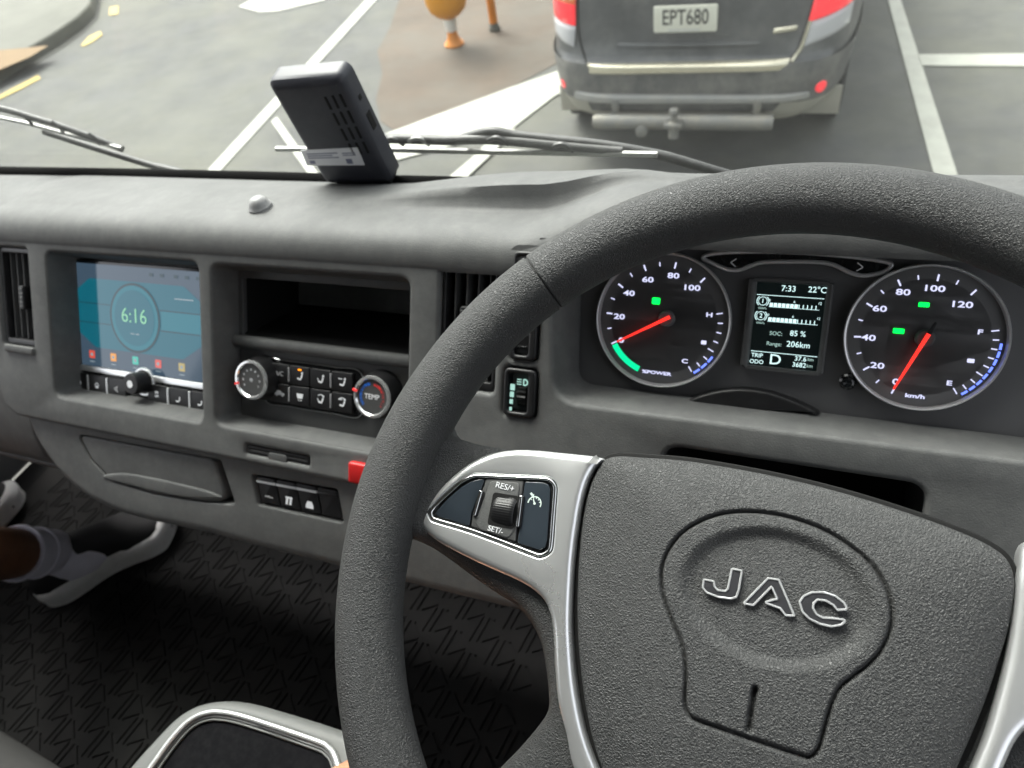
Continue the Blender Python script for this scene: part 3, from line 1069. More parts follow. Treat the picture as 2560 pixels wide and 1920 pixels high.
# strip, keys and knob below the glass
by1, by0 = z3(330, 772)[1], z3(335, 858)[1]
plate('silver_strip', rrect(su0, z3(330, 762)[1], su1, z3(330, 738)[1], .0008), SILVER, info, top=HS + .0045, depth=.003, bevel=.001)
nk = [('NAVI', 0), ('home', 1), ('arrow', 2), ('FM/AM', 4), ('phone', 5), ('mute', 6)]
kw = W_ / 6.6
for k in range(7):
    if k == 3:
        continue
    ku = su0 + .001 + k * kw * .93
    kk = plate('radio_key', rrect(ku, by0, ku + kw * .86, by1, .0015), BLACK, info, top=HS + .0055, depth=.004, bevel=.001)
    if k in (0, 1, 4, 5):
        plate('key_divider', rrect(ku + kw * .88, by0 + .002, ku + kw * .96, by1 - .001, .0006), SILVER, info, top=HS + .0065, depth=.004, bevel=.0006)
    mu, mv = ku + kw * .42, (by0 + by1) / 2
    if k in (0, 4):
        text('key_word', 'NAVI' if k == 0 else 'FM\nAM', mu, mv + (.0016 if k == 4 else 0), HS + .0059, .0048 if k == 0 else .0040, WHITE_INK, kk)
    elif k == 1:
        polys('key_glyph', [bar(mu - .0035, mv, mu, mv + .0034, .0008), bar(mu, mv + .0034, mu + .0035, mv, .0008), rrect(mu - .0023, mv - .0032, mu + .0023, mv - .0002, .0003)], WHITE_INK, kk, HS + .0059)
    elif k == 2:
        polys('key_glyph', [[(mu - .004, mv), (mu + .003, mv + .004), (mu + .0015, mv)], [(mu - .004, mv - .0006), (mu + .0015, mv - .0006), (mu + .003, mv - .0045)]], DIM_INK, kk, HS + .0059)
    else:
        polys('key_glyph', [arc_band(mu - .001, mv + .001, .0028, .0042, -2.2, .5, 12)], WHITE_INK, kk, HS + .0059)
kn = z3(562, 830, HS + .022)
kmw = Matrix.Translation((kn[0], kn[1], HS))
knob = lathe('tuning_knob', [(.0155, .001), (.0155, .004), (.0125, .006), (.0120, .020), (.0110, .022), (.006, .0222), (0, .0222)], BLACK, info, 36, kmw)
lathe('knob_ring', [(.0162, .002), (.0165, .004), (.0158, .0052)], SILVER, knob, 36)
lathe('knob_mark', [(.0042, .0223), (.0042, .0227), (.0020, .0227), (.0020, .0223)], WHITE_INK, knob, 24)

# =================================================================== CLIMATE PANEL
HC = -.030
clim = empty('climate_panel', DM, 'air conditioning panel with two chrome ringed knobs and a storage slot above', 'climate control')
loft('recess_lining', [[(x, y, -.002) for x, y in offset(ccw(h_hv), -.0004)], [(x, y, HC - .004) for x, y in offset(ccw(h_hv), .006)]], PLASTIC, clim, cap=False)
cu0, cv1 = D.loc(.5 * 985, 414.8 + .5 * 352, HC)
cu1 = R_HV[2] - .004
pv0 = D.loc(.5 * 1010, 414.8 + .5 * 612, HC)[1]
slot = rrect(max(cu0 + .003, R_HV[0] + .0105), pv0, R_HV[2] - .009, min(cv1 - .003, R_HV[3] - .0105), .003)
plate('slot_surround', rrect(R_HV[0] + .0045, pv0 - .0115, R_HV[2] - .002, R_HV[3] - .004, .003), PLASTIC_D, clim, top=HC, depth=.006, bevel=.001, holes=[slot])
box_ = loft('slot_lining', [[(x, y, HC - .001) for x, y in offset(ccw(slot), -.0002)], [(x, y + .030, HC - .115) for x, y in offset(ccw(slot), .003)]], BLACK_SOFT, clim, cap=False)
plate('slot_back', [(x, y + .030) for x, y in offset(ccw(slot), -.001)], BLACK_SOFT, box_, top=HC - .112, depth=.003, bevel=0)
q0 = D.loc(.5 * 1338, 414.8 + .5 * 385, HC - .10)
q1 = D.loc(.5 * 1760, 414.8 + .5 * 520, HC - .10)
plate('slot_insert', rrect(q0[0], q1[1], q1[0] + .02, q0[1], .002), PLASTIC, box_, top=HC - .080, depth=.02, bevel=.001)
# ledge between slot and panel
lv = pv0 - .006
tube('ledge', [(R_HV[0] + .002, lv, HC + .004), (R_HV[2] - .001, lv, HC + .004)], .0065, PLASTIC, clim, 14, flat=.8, upv=(0, 0, 1))
fpv0 = R_HV[1] + .003
plate('control_face', rrect(R_HV[0] + .0065, fpv0, R_HV[2] - .003, lv - .006, .003), PLASTIC_D, clim, top=HC + .001, depth=.006, bevel=.001)


def zk(x, y, h=HC):
    return D.loc(483.9 + x * .1836, 743.1 + y * .1836, h)


KH = .020
kl = zk(315, 425, HC + KH)
kr = zk(1735, 625, HC + KH)
rad = (math.dist(zk(315, 210, HC + KH), zk(315, 640, HC + KH)) + math.dist(zk(120, 425, HC + KH), zk(515, 425, HC + KH))) / 4
for which, (ku, kv) in enumerate((kl, kr)):
    mw = Matrix.Translation((ku, kv, HC + .001))
    kb = lathe('knob', [(rad * 1.16, 0), (rad * 1.12, .006), (rad * 1.0, KH * .7), (rad * .97, KH * .82)], BLACK, clim, 56, mw)
    lathe('chrome_ring', [(rad * .97, KH * .80), (rad * 1.0, KH * .90), (rad * .96, KH), (rad * .86, KH * 1.01), (rad * .80, KH * .93)], BRIGHT, kb, 56, cap=False)
    lathe('knob_cap', [(rad * .81, KH * .92), (rad * .5, KH * .90), (0, KH * .90)], PLASTIC_D, kb, 40)
    a = math.radians(196 if which == 0 else 165)
    sheet('pointer', bar(rad * .80 * math.cos(a), rad * .80 * math.sin(a), rad * 1.03 * math.cos(a), rad * 1.03 * math.sin(a), .0022), RED_P, kb, KH * 1.04, .002)
    if which == 0:
        dots = [rrect(rad * .52 * math.cos(t) - .0011, rad * .52 * math.sin(t) - .0011, rad * .52 * math.cos(t) + .0011, rad * .52 * math.sin(t) + .0011, .0005) for t in np.radians(np.linspace(-32, 212, 9))]
        dots.append(circle(0, 0, .0022, 10))
        polys('fan_marks', dots, WHITE_INK, kb, KH * .92)
    else:
        polys('cold_arc', [arc_band(0, 0, rad * .54, rad * .68, math.radians(98), math.radians(222), 20)], BLUE_P, kb, KH * .92)
        polys('hot_arc', [arc_band(0, 0, rad * .54, rad * .68, math.radians(-42), math.radians(82), 20)], RED_P, kb, KH * .92)
        text('temp_word', 'TEMP', 0, 0, KH * .92, rad * .34, WHITE_INK, kb)
# button block
b0 = np.array(zk(590, 660))
b1 = np.array(zk(1560, 335))
tl_, tr_, bl_, br_ = (np.array(zk(*q)) for q in ((585, 215), (1560, 320), (575, 660), (1560, 815)))
u0b, u1b = (tl_[0] + bl_[0]) / 2, (tr_[0] + br_[0]) / 2
v0b, v1b = (bl_[1] + br_[1]) / 2, (tl_[1] + tr_[1]) / 2
arch = [(u0b - .008, v0b), (u0b + (u1b - u0b) * .25, v0b - .003), (u0b + (u1b - u0b) * .75, v0b - .003), (u1b + .008, v0b), (u1b + .008, v1b), (u0b + (u1b - u0b) * .75, v1b + .003), (u0b + (u1b - u0b) * .25, v1b + .003), (u0b - .008, v1b)]
arch_l = catmull(arch, 6)
blk = plate('key_block', arch_l, GLOSS, clim, top=HC + .003, depth=.006, bevel=.001)
loop_tube('chrome_edge', arch_l, HC + .003, .0010, CHROME, blk, 6)
cw_, rh_ = (u1b - u0b) / 4, (v1b - v0b) / 2
for r in range(2):
    for c in range(4):
        x0_, y0_ = u0b + c * cw_ + .0006, v0b + r * rh_ + .0006
        kx = plate('climate_key', rrect(x0_, y0_, x0_ + cw_ - .0012, y0_ + rh_ - .0012, .0012), BLACK, blk, top=HC + .0062, depth=.004, bevel=.0008)
        mx, my = x0_ + cw_ / 2, y0_ + rh_ / 2 - .001
        zt = HC + .0065
        if r == 1 and c == 0:
            text('key_word', 'A/C', mx, my, zt, .0066, DIM_INK, kx)
        elif r == 0 and c == 0:
            polys('key_glyph', [[(mx - .006, my - .0015), (mx + .006, my - .0015), (mx + .006, my + .0006), (mx + .003, my + .001), (mx + .001, my + .003), (mx - .003, my + .003), (mx - .004, my + .0008), (mx - .006, my + .0004)], circle(mx - .0035, my - .0018, .0012, 10), circle(mx + .0035, my - .0018, .0012, 10)], DIM_INK, kx, zt)
        elif r == 0 and c == 1:
            polys('key_glyph', [[(mx - .0042, my + .0028), (mx + .0042, my + .0028), (mx + .003, my - .002), (mx - .003, my - .002)], bar(mx - .002, my - .003, mx - .001, my - .0045, .0007), bar(mx + .001, my - .003, mx + .002, my - .0045, .0007)], WHITE_INK, kx, zt)
        else:
            gl = [bar(mx - .003, my - .002, mx + .001, my - .003, .0016), bar(mx + .001, my - .003, mx + .003, my + .002, .0016), circle(mx + .003, my + .0036, .0012, 10)]
            if c == 2:
                gl.append(bar(mx - .004, my + .001, mx - .0025, my - .0015, .0008))
            if c == 3:
                gl.append(bar(mx - .0045, my + .0035, mx, my + .0035, .0009))
            if r == 0:
                gl.append(arc_band(mx, my + .001, .0038, .0046, .6, 2.4, 8))
            polys('key_glyph', gl, WHITE_INK, kx, zt)
        if r == 1 and c == 1:
            sheet('key_lamp', rrect(mx - .002, my + .0060, mx + .002, my + .0075, .0005), ORANGE_LED, kx, zt, .0004)
    for c in (0, 2):
        xx = u0b + (c + 1) * cw_
        plate('key_pin', rrect(xx - .0008, v0b + r * rh_ + .003, xx + .0008, v0b + (r + 1) * rh_ - .003, .0006), RING, blk, top=HC + .0072, depth=.004, bevel=.0005)

# =================================================================== INSTRUMENT CLUSTER
HD = -.042


def zc(zx, zy, h=HD):
    return D.loc(1036.9 + zx * .5313, 414.8 + zy * .5313, h)


clu = empty('instrument_cluster', DM, 'black instrument cluster with two silver ringed dials and a centre display', 'instrument panel')
cl_in_u0 = D.loc(1246, 720, HD)[0]
cl_in_v0 = D.loc(1500, 858, HD)[1]
cl_in = rpoly([(cl_in_u0 + .004, cl_in_v0), (.775, cl_in_v0), (.775, .1300), (cl_in_u0, .1300)], .016, 8)
loft('surround', [[(x, y, z) for x, y in lp_] for lp_, z in ((offset(ccw(cl_out), -.0004), -.003), (offset(ccw(cl_out), .0015), -.010), (cl_in, HD - .001))], PLASTIC, clu, cap=False, smooth=30)
plate('cluster_face', offset(ccw(cl_in), -.002), mat('cluster_face', (.100, .100, .102), .42, dust=((.12, .12, .12), .12, 80)), clu, top=HD - .004, depth=.004, bevel=0)  # base colour greyed for the same glare haze as the dials
# hood over the dials
hood = []
for u in np.linspace(CL_U0 - .01, .80, 30):
    hood.append([(u, .1298, HD - .006), (u, .1310, -.02), (u, .1317, -.002)])
loft('hood', hood, BLACK_SOFT, clu, closed=False, cap=False)


def dial(l, r, t, b):
    HRING = HD + .006
    L, R_, T, B_ = (zc(*q, HRING) for q in (l, r, t, b))
    c = ((L[0] + R_[0]) / 2, (T[1] + B_[1]) / 2)
    return c, (R_[0] - L[0] + T[1] - B_[1]) / 4


def gauge(name, lab, l, r, t, b, a0px, a1px, steps, nums, small, needle, greens):
    c, R_ = dial(l, r, t, b)
    g = lathe(name, [(R_ * .985, -.003), (R_, .0045), (R_ * .985, .0065), (R_ * .965, .006), (R_ * .95, .001)], RING, clu, 96, Matrix.Translation((c[0], c[1], HD)))
    g['label'] = lab
    F_ = 0.0012

    def P(zx, zy):
        p = zc(zx, zy, HD + F_)
        return np.array([p[0] - c[0], p[1] - c[1]])

    lathe('dial_face', [(R_ * .955, F_ - .001), (R_ * .954, F_), (R_ * .86, F_)], DIALF, g, 96)
    lathe('dial_band', [(R_ * .86, F_ - .0002), (R_ * .855, F_ - .0006), (R_ * .78, F_ - .0006)], DIALR, g, 96)
    sheet('dial_plate', circle(0, 0, R_ * .79, 72), DIALF, g, F_, .001)
    aa, ab = (math.atan2(*P(*q)[::-1]) % (2 * math.pi) for q in (a0px, a1px))
    if ab > aa:
        ab -= 2 * math.pi
    mk = []
    for k in range(steps + 1):
        a = aa + (ab - aa) * k / steps
        r0_, r1_ = (.77, .86) if k % 2 == 0 else (.79, .85)
        mk.append(bar(r0_ * R_ * math.cos(a), r0_ * R_ * math.sin(a), r1_ * R_ * math.cos(a), r1_ * R_ * math.sin(a), .0011 if k % 2 == 0 else .0008))
    s0, s1, sn, lt = small
    sa, sb = (math.atan2(*P(*q)[::-1]) for q in (s0, s1))
    for k in range(sn + 1):
        a = sa + (sb - sa) * k / sn
        r0_ = .78 if k in (0, sn) or k == sn // 2 + 1 else .80
        mk.append(bar(r0_ * R_ * math.cos(a), r0_ * R_ * math.sin(a), .87 * R_ * math.cos(a), .87 * R_ * math.sin(a), .0008))
    polys('scale_marks', mk, LIT, g, F_ + .0004)
    bl = []
    b0_, b1_, bn = lt
    ba, bb = (math.atan2(*P(*q)[::-1]) for q in (b0_, b1_))
    for k in range(bn):
        x0_ = ba + (bb - ba) * (k + .12) / bn
        x1_ = ba + (bb - ba) * (k + .88) / bn
        bl.append(arc_band(0, 0, R_ * .885, R_ * .915, x0_, x1_, 5))
    polys('level_bar', bl, LITB, g, F_ + .0004)
    for s_, x, y, sz in nums:
        p = P(x, y)
        text('numeral', s_, p[0], p[1], F_ + .0006, sz * .9, LIT, g, sx=1.6, bold=.00010)
    for s_, x, y, wd, hg in greens:
        p = P(x, y)
        gi = polys('tell_tale', [rrect(p[0] - wd, p[1] - hg, p[0] + wd, p[1] + hg, hg * .35)], LITG, g, F_ + .0004)
    (nx, ny), (tx, ty), tail = needle
    p0, p1 = np.array(zc(nx, ny, HD + .008)) - np.array(c), np.array(zc(tx, ty, HD + .008)) - np.array(c)
    d = (p1 - p0) / np.linalg.norm(p1 - p0)
    nn = np.array([-d[1], d[0]])
    lathe('needle_hub', [(R_ * .125, F_), (R_ * .12, .005), (R_ * .10, .0062), (0, .0064)], DIALF if tail == 0 else PLASTIC_D, g, 32, Matrix.Translation((p0[0], p0[1], 0)))
    w0, w1 = .0014, .0007
    plate('needle', [tuple(p0 - d * .004 - nn * w0), tuple(p1 - nn * w1), tuple(p1 + d * .001), tuple(p1 + nn * w1), tuple(p0 - d * .004 + nn * w0)], NEEDLE, g, top=.0082, depth=.0012, bevel=.0004)
    if tail:
        plate('needle_tail', [tuple(p0 - d * tail - nn * .0009), tuple(p0 - d * .0042 - nn * .0016), tuple(p0 - d * .0042 + nn * .0016), tuple(p0 - d * tail + nn * .0009)], BLACK, g, top=.0084, depth=.0016, bevel=.0003)
    return g, c, R_, P


g1, c1, R1, P1 = gauge('power_gauge', 'power gauge with the needle resting at zero above a green arc', (467, 520), (1028, 520), (747, 245), (747, 795), (540, 614), (903, 361), 10,
                       [('0', 575, 603, .0066), ('20', 567, 507, .0066), ('40', 607, 412, .0066), ('60', 683, 357, .0066), ('80', 787, 341, .0066), ('100', 860, 390, .0066), ('H', 933, 500, .0052), ('C', 833, 688, .0052), ('%POWER', 718, 735, .0040)],
                       ((970, 495), (850, 712), 7, ((950, 668), (868, 742), 3)), ((752, 517), (560, 607), 0), [('', 716, 443, .0032, .0026)])
a0_ = math.atan2(*P1(538, 624)[::-1])
a1_ = math.atan2(*P1(648, 715)[::-1])
polys('charge_arc', [arc_band(0, 0, R1 * .775, R1 * .86, a0_, a1_, 24)], ARCG, g1, .0018)
g2, c2, R2, P2 = gauge('speedometer', 'speedometer marked in km/h with its red needle at zero', (1476, 595), (2165, 595), (1820, 287), (1820, 897), (1680, 806), (1997, 417), 12,
                       [('0', 1690, 772, .0066), ('20', 1615, 706, .0066), ('40', 1580, 593, .0066), ('60', 1625, 475, .0066), ('80', 1720, 408, .0066), ('100', 1845, 393, .0066), ('120', 1957, 458, .0066), ('F', 2033, 570, .0052), ('E', 1907, 777, .0052), ('km/h', 1768, 830, .0044)],
                       ((2075, 566), (1928, 803), 8, ((2115, 612), (1962, 838), 8)), ((1812, 598), (1683, 800), .013), [('', 1805, 458, .0034, .0016), ('', 1702, 565, .0036, .0018)])
polys('pump_icon', [rrect(P1(910, 610)[0] - .002, P1(910, 610)[1] - .0018, P1(910, 610)[0] + .002, P1(910, 610)[1] + .0012, .0005)], LIT, g1, .0018)
polys('battery_icon', [rrect(P2(1995, 686)[0] - .0022, P2(1995, 686)[1] - .0014, P2(1995, 686)[0] + .0022, P2(1995, 686)[1] + .0014, .0005)], LIT, g2, .0018)

# centre display
dl = [zc(*q) for q in ((1092, 352), (1436, 368), (1402, 732), (1062, 716))]
dcu, dcv = np.mean(dl, axis=0)
dw, dh = (dl[1][0] - dl[0][0] + dl[2][0] - dl[3][0]) / 4, (dl[0][1] - dl[3][1] + dl[1][1] - dl[2][1]) / 4
lc = [zc(*q, HD - .001) for q in ((1124, 366), (1406, 380), (1374, 724), (1094, 706))]
lcu, lcv = np.mean(lc, axis=0)
lw, lh = (lc[1][0] - lc[0][0] + lc[2][0] - lc[3][0]) / 4, (lc[0][1] - lc[3][1] + lc[1][1] - lc[2][1]) / 4
plate('display_frame', rrect(dcu - dw, dcv - dh, dcu + dw, dcv + dh, .002), PLASTIC_D, clu, top=HD + .0035, depth=.008, bevel=.0015, holes=[rrect(lcu - lw, lcv - lh, lcu + lw, lcv + lh, .0006)], hbevel=.003)
lcd = sheet('display', [(lcu - lw - .002, lcv - lh - .002), (lcu + lw + .002, lcv - lh - .002), (lcu + lw + .002, lcv + lh + .002), (lcu - lw - .002, lcv + lh + .002)], LCD, clu, HD - .0012, .001)
LZ = HD - .0008


def LT(s_, zx, zy, size, m=LCDT, sx=1.0):
    p = zc(zx, zy, LZ)
    text('display_text', s_, p[0], p[1], LZ, size, m, lcd, sx=sx)


def LP_(x, y):
    return (lcu + lw * x, lcv + lh * y)


LT('7:33', 1255, 394, .0062)
LT('22\u00b0C', 1372, 399, .0062)
polys('display_lines', [bar(*LP_(-.97, .70), *LP_(.97, .70), .0004), bar(*LP_(-.97, -.66), *LP_(.97, -.66), .0004)], LCDT, lcd, LZ)
for k, (yy, s_) in enumerate(((443, '1'), (503, '2'))):
    p = zc(1150 - k * 8, yy, LZ)
    polys('brake_icon', [arc_band(*p, .0030, .0034, 0, 3.12, 14), arc_band(*p, .0030, .0034, 3.16, 6.26, 14), arc_band(*p, .0041, .0046, 2.3, 4.0, 8), arc_band(*p, .0041, .0046, -.85, .85, 8)], LCDT, lcd, LZ)
    text('display_text', s_, p[0], p[1], LZ, .0048, LCDT, lcd)
    text('display_text', '100kPa', p[0], p[1] - .0055, LZ, .0022, LCDG, lcd)
    q0, q1 = zc(1176 - k * 6, yy + 14, LZ), zc(1380 - k * 6, yy + 28, LZ)
    w_ = q1[0] - q0[0]
    yb = (q0[1] + q1[1]) / 2 - .0005
    mk = [bar(q0[0], yb - .0012, q0[0] + w_, yb - .0012, .0003)]
    for j in range(12):
        x_ = q0[0] + w_ * (j + .5) / 12
        mk.append(rrect(x_ - w_ / 30, yb - .001, x_ + (w_ / 30 if j < 7 else -w_ / 60), yb + .0018, .0001))
    polys('pressure_bar', mk, LCDT, lcd, LZ)
    for j, t_ in ((0, '0'), (.5, '6'), (1, '12')):
        text('display_text', t_, q0[0] + w_ * j, yb + .0036, LZ, .0026, LCDT, lcd)
LT('SOC:', 1203, 576, .0042, LCDG)
LT('85 %', 1292, 577, .0058)
LT('Range:', 1195, 618, .0042, LCDG)
LT('206km', 1294, 622, .0062)
LT('TRIP', 1126, 664, .0044)
LT('ODO', 1124, 690, .0044)
LT('D', 1200, 683, .0112, sx=1.1)
LT('37.6', 1303, 679, .0050)
LT('km', 1344, 682, .0036, LCDG)
LT('3682', 1297, 704, .0050)
LT('km', 1340, 708, .0036, LCDG)

# silver eyebrow above the display, indicator arrows and reset button
eb = [(905, 268), (950, 250), (1100, 242), (1300, 247), (1500, 262), (1640, 282), (1674, 297), (1640, 326), (1560, 340), (1500, 326), (1440, 297), (1380, 286), (1260, 283), (1150, 286), (1100, 300), (1050, 317), (1000, 313), (950, 292)]
ebl = catmull([zc(*q, HD + .002) for q in eb], 6)
brow = loop_tube('eyebrow_trim', ebl, HD + .001, .0016, RING, clu, 8)
plate('eyebrow_panel', ccw(ebl), GLOSS, brow, top=HD - .001, depth=.004, bevel=0)
for (x, y), dr_ in (((1030, 287), -1), ((1545, 305), 1)):
    p = zc(x, y, HD)
    polys('turn_arrow', [bar(p[0] - dr_ * .002, p[1] + .003, p[0] + dr_ * .002, p[1], .0007), bar(p[0] - dr_ * .002, p[1] - .003, p[0] + dr_ * .002, p[1], .0007)], DIM_INK, brow, HD + .0002)
p = zc(1495, 775, HD + .004)
lathe('reset_button', [(.0062, -.004), (.0060, .0), (.0045, .001), (.0042, .006), (.003, .0065), (0, .0058)], GLOSS, clu, 28, Matrix.Translation((p[0], p[1], HD)))
ar = [zc(*q, HD + .004) for q in ((800, 870), (880, 830), (980, 803), (1080, 797), (1180, 812), (1290, 850), (1380, 895))]
plate('column_arch', catmull(ar, 6, False), BLACK, clu, top=HD + .008, depth=.012, bevel=.003)

# =================================================================== STEERING WHEEL
TH = math.radians(62.47)
WR, WT = .207, .0182
wn = np.array([0, -math.cos(TH), math.sin(TH)])
wc = CAM + ray(1633, 1287) * (.355 * WR / .215 / FPX) + np.array([.004, 0, 0])
WF = Frame(wc, (1, 0, 0), np.cross(wn, (1, 0, 0)))
whl = empty('steering_wheel', WF.m(), 'dark grey leather steering wheel with silver spokes and JAC emblem', 'steering wheel')


def z6(x, y, h=0.0):
    return WF.loc(691.3 + x * .453, 907.3 + y * .453, h)


def z7(x, y, h=0.0):
    return WF.loc(1296.1 + x * .427, 950.5 + y * .427, h)


def zb(x, y, h=0.0):
    return WF.loc(933.2 + x * .1667, 950.5 + y * .1667, h)


seam = WF.loc(1168, 603)
sa = math.atan2(seam[1], seam[0])
seams = [sa, math.pi - sa, math.radians(222), math.radians(318)]
angs = set(np.linspace(0, 2 * math.pi, 360, endpoint=False))
for s_ in seams:
    angs |= {s_ % (2 * math.pi) + k * .0016 for k in range(-6, 7)}
angs = sorted(angs)
rings = []
for a in angs:
    dip = sum(math.exp(-((((a - s_ + math.pi) % (2 * math.pi)) - math.pi) / .0030) ** 2) for s_ in seams)
    sw_ = sum(math.exp(-((((a - s_ + math.pi) % (2 * math.pi)) - math.pi) / .22) ** 2) for s_ in (math.radians(172), math.radians(8)))
    r = WT * (1 + .05 * sw_) - .0013 * dip
    rings.append([((WR + r * math.cos(t)) * math.cos(a), (WR + r * math.cos(t)) * math.sin(a), r * 1.02 * math.sin(t)) for t in np.linspace(0, 2 * math.pi, 40, endpoint=False)])
rings.append(rings[0])
rim = loft('rim', rings, LEATHER, whl, cap=False, smooth=80)

# spokes under the trims; the far side mirrors the near one
SPH = -.024
sp = [(1420, 270), (1250, 200), (1100, 172), (900, 146), (760, 126), (690, 104), (655, 76), (636, 30), (600, -40), (480, -10), (360, 150), (270, 330), (250, 520), (290, 690), (345, 720), (366, 650), (392, 600), (430, 570), (480, 576), (560, 612), (650, 680), (750, 760), (850, 832), (930, 884), (1000, 960), (1050, 1060), (1075, 1180), (1088, 1300), (1086, 1380), (1045, 1450), (955, 1560), (840, 1690), (760, 1850), (900, 2000), (1150, 1900), (1420, 1720), (1520, 1200)]
spl = catmull([z6(x, y, SPH) for x, y in sp], 4)


def mirror(lp_):
    return [(.0012 - x, y) for x, y in lp_]


sp2 = [(1480, 460), (1300, 330), (1150, 235)] + sp[3:]
spl2 = catmull([z6(x, y, SPH) for x, y in sp2], 4)
for k, lp_ in enumerate((spl, mirror(spl2))):
    plate('spoke', lp_, LEATHER, whl, top=-.015, depth=.028, bevel=.012, n=6, back=True, smooth=60)

TRH = -.008
tr = [(480, 475), (520, 400), (600, 310), (700, 222), (800, 167), (900, 142), (1000, 138), (1150, 150), (1345, 176), (1308, 222), (1272, 288), (1245, 382), (1225, 500), (1206, 650), (1196, 800), (1191, 950), (1195, 1080), (1210, 1250), (1235, 1400), (1265, 1520), (1318, 1662), (1390, 1800), (1500, 1930), (1420, 1960), (1290, 1830), (1200, 1662), (1165, 1500), (1128, 1350), (1112, 1200), (1105, 1050), (1095, 950), (1068, 872), (1020, 818), (950, 772), (850, 726), (750, 680), (650, 628), (560, 576), (500, 522)]
trl = catmull([z6(x, y, TRH) for x, y in tr], 4)
po = [(20, 960), (60, 885), (140, 795), (300, 640), (430, 530), (560, 470), (640, 460), (1000, 470), (1440, 484), (1550, 520), (1602, 600), (1602, 720), (1580, 1000), (1552, 1370), (1505, 1465), (1400, 1510), (1300, 1484), (900, 1330), (500, 1184), (110, 1068), (40, 1030)]
pol = catmull([zb(x, y, TRH) for x, y in po], 4)
tr2 = tr[:7] + [(1130, 165), (1240, 205), (1262, 250), (1252, 320)] + tr[11:]
trl2 = catmull([z6(x, y, TRH) for x, y in tr2], 4)
for side, fx in ((0, lambda q: q), (1, mirror)):
    tm = plate('silver_trim', fx(trl2 if side else trl), SILVER, whl, top=TRH, depth=.012, bevel=.0045, n=6, holes=[fx(offset(ccw(pol), -.0006))], hbevel=.0012, smooth=60)
    pod = plate('button_pod', fx(pol), BLACK, tm, top=TRH - .002, depth=.008, bevel=.0005)
    loop_tube('pod_chrome', fx(offset(ccw(pol), .0007)), TRH - .0006, .0011, CHROME, pod, 8)
    BH = TRH - .0006
    lb = [(88, 962), (240, 780), (420, 620), (560, 534), (708, 508), (640, 690), (530, 980), (502, 1128), (300, 1062), (110, 1004)]
    rb = [(1205, 535), (1440, 545), (1510, 575), (1532, 650), (1528, 780), (1492, 1300), (1462, 1396), (1390, 1428), (1102, 1338), (1130, 1150), (1180, 720)]
    cb = [(728, 508), (1190, 527), (1165, 700), (1095, 1130), (1080, 1318), (800, 1220), (528, 1128), (545, 1000), (670, 660)]
    plate('cruise_key', fx(rpoly([zb(x, y, BH) for x, y in lb], .0012, 3)), SMOKE, pod, top=BH, depth=.004, bevel=.0006)
    rk = plate('cruise_key', fx(rpoly([zb(x, y, BH) for x, y in rb], .0012, 3)), SMOKE, pod, top=BH, depth=.004, bevel=.0006)
    ck = plate('scroll_panel', fx(rpoly([zb(x, y, BH) for x, y in cb], .0008, 3)), PLASTIC_D, pod, top=BH, depth=.004, bevel=.0006)
    inner = [(775, 535), (1150, 555), (1120, 760), (1060, 1180), (1000, 1275), (640, 1170), (570, 1060), (690, 780)]
    plate('scroll_dish', fx(rpoly([zb(x, y, BH) for x, y in inner], .003, 4)), PLASTIC, ck, top=BH + .0006, depth=.002, bevel=.0006)
    for (x0_, y0_), (x1_, y1_) in (((657, 665), (565, 985)), ((1155, 718), (1105, 1122))):
        pa, pb = zb(x0_, y0_, BH + .002), zb(x1_, y1_, BH + .002)
        b_lp = fx(bar(*pa, *pb, .0030))
        fin = plate('pod_fin', rpoly(b_lp, .0006, 2), BLACK, pod, top=BH + .0012, depth=.004, bevel=.0003)
        plate('fin_chrome', rpoly(fx(bar(*pa, *pb, .0016)), .0004, 2), CHROME, fin, top=BH + .0022, depth=.002, bevel=.0005)
    cu_, cv_ = zb(905, 905, BH + .004)
    tp = np.array(zb(960, 700, BH)) - np.array(zb(880, 1110, BH))
    ang = math.atan2(tp[1], tp[0]) - math.pi / 2
    if side:
        cu_, ang = .0012 - cu_, -ang
    hw, rad_ = .0066, .0105
    v, f_ = [], []
    na, nb_ = 57, 17
    for i in range(na):
        a = math.radians(-52 + 104 * i / (na - 1))
        for j in range(nb_):
            s_ = j / (nb_ - 1) * 2 - 1
            rr2 = rad_ - .0010 * abs(s_) ** 6 + (.00022 if (i % 4 < 2) and (j % 2) else 0)
            v.append((s_ * hw, rr2 * math.sin(a), rr2 * math.cos(a) - rad_ * .62))
    for i in range(na - 1):
        for j in range(nb_ - 1):
            k = i * nb_ + j
            f_.append((k, k + 1, k + nb_ + 1, k + nb_))
    mesh('scroll_wheel', v, f_, BLACK, pod, 30, Matrix.Translation((cu_, cv_, BH + .0005)) @ Matrix.Rotation(ang, 4, 'Z'))
    plate('wheel_well', [(cu_ + x * math.cos(ang) - y * math.sin(ang), cv_ + x * math.sin(ang) + y * math.cos(ang)) for x, y in rrect(-hw - .0010, -.0090, hw + .0010, .0090, .002)], BLACK_SOFT, ck, top=BH + .0009, depth=.001, bevel=0)
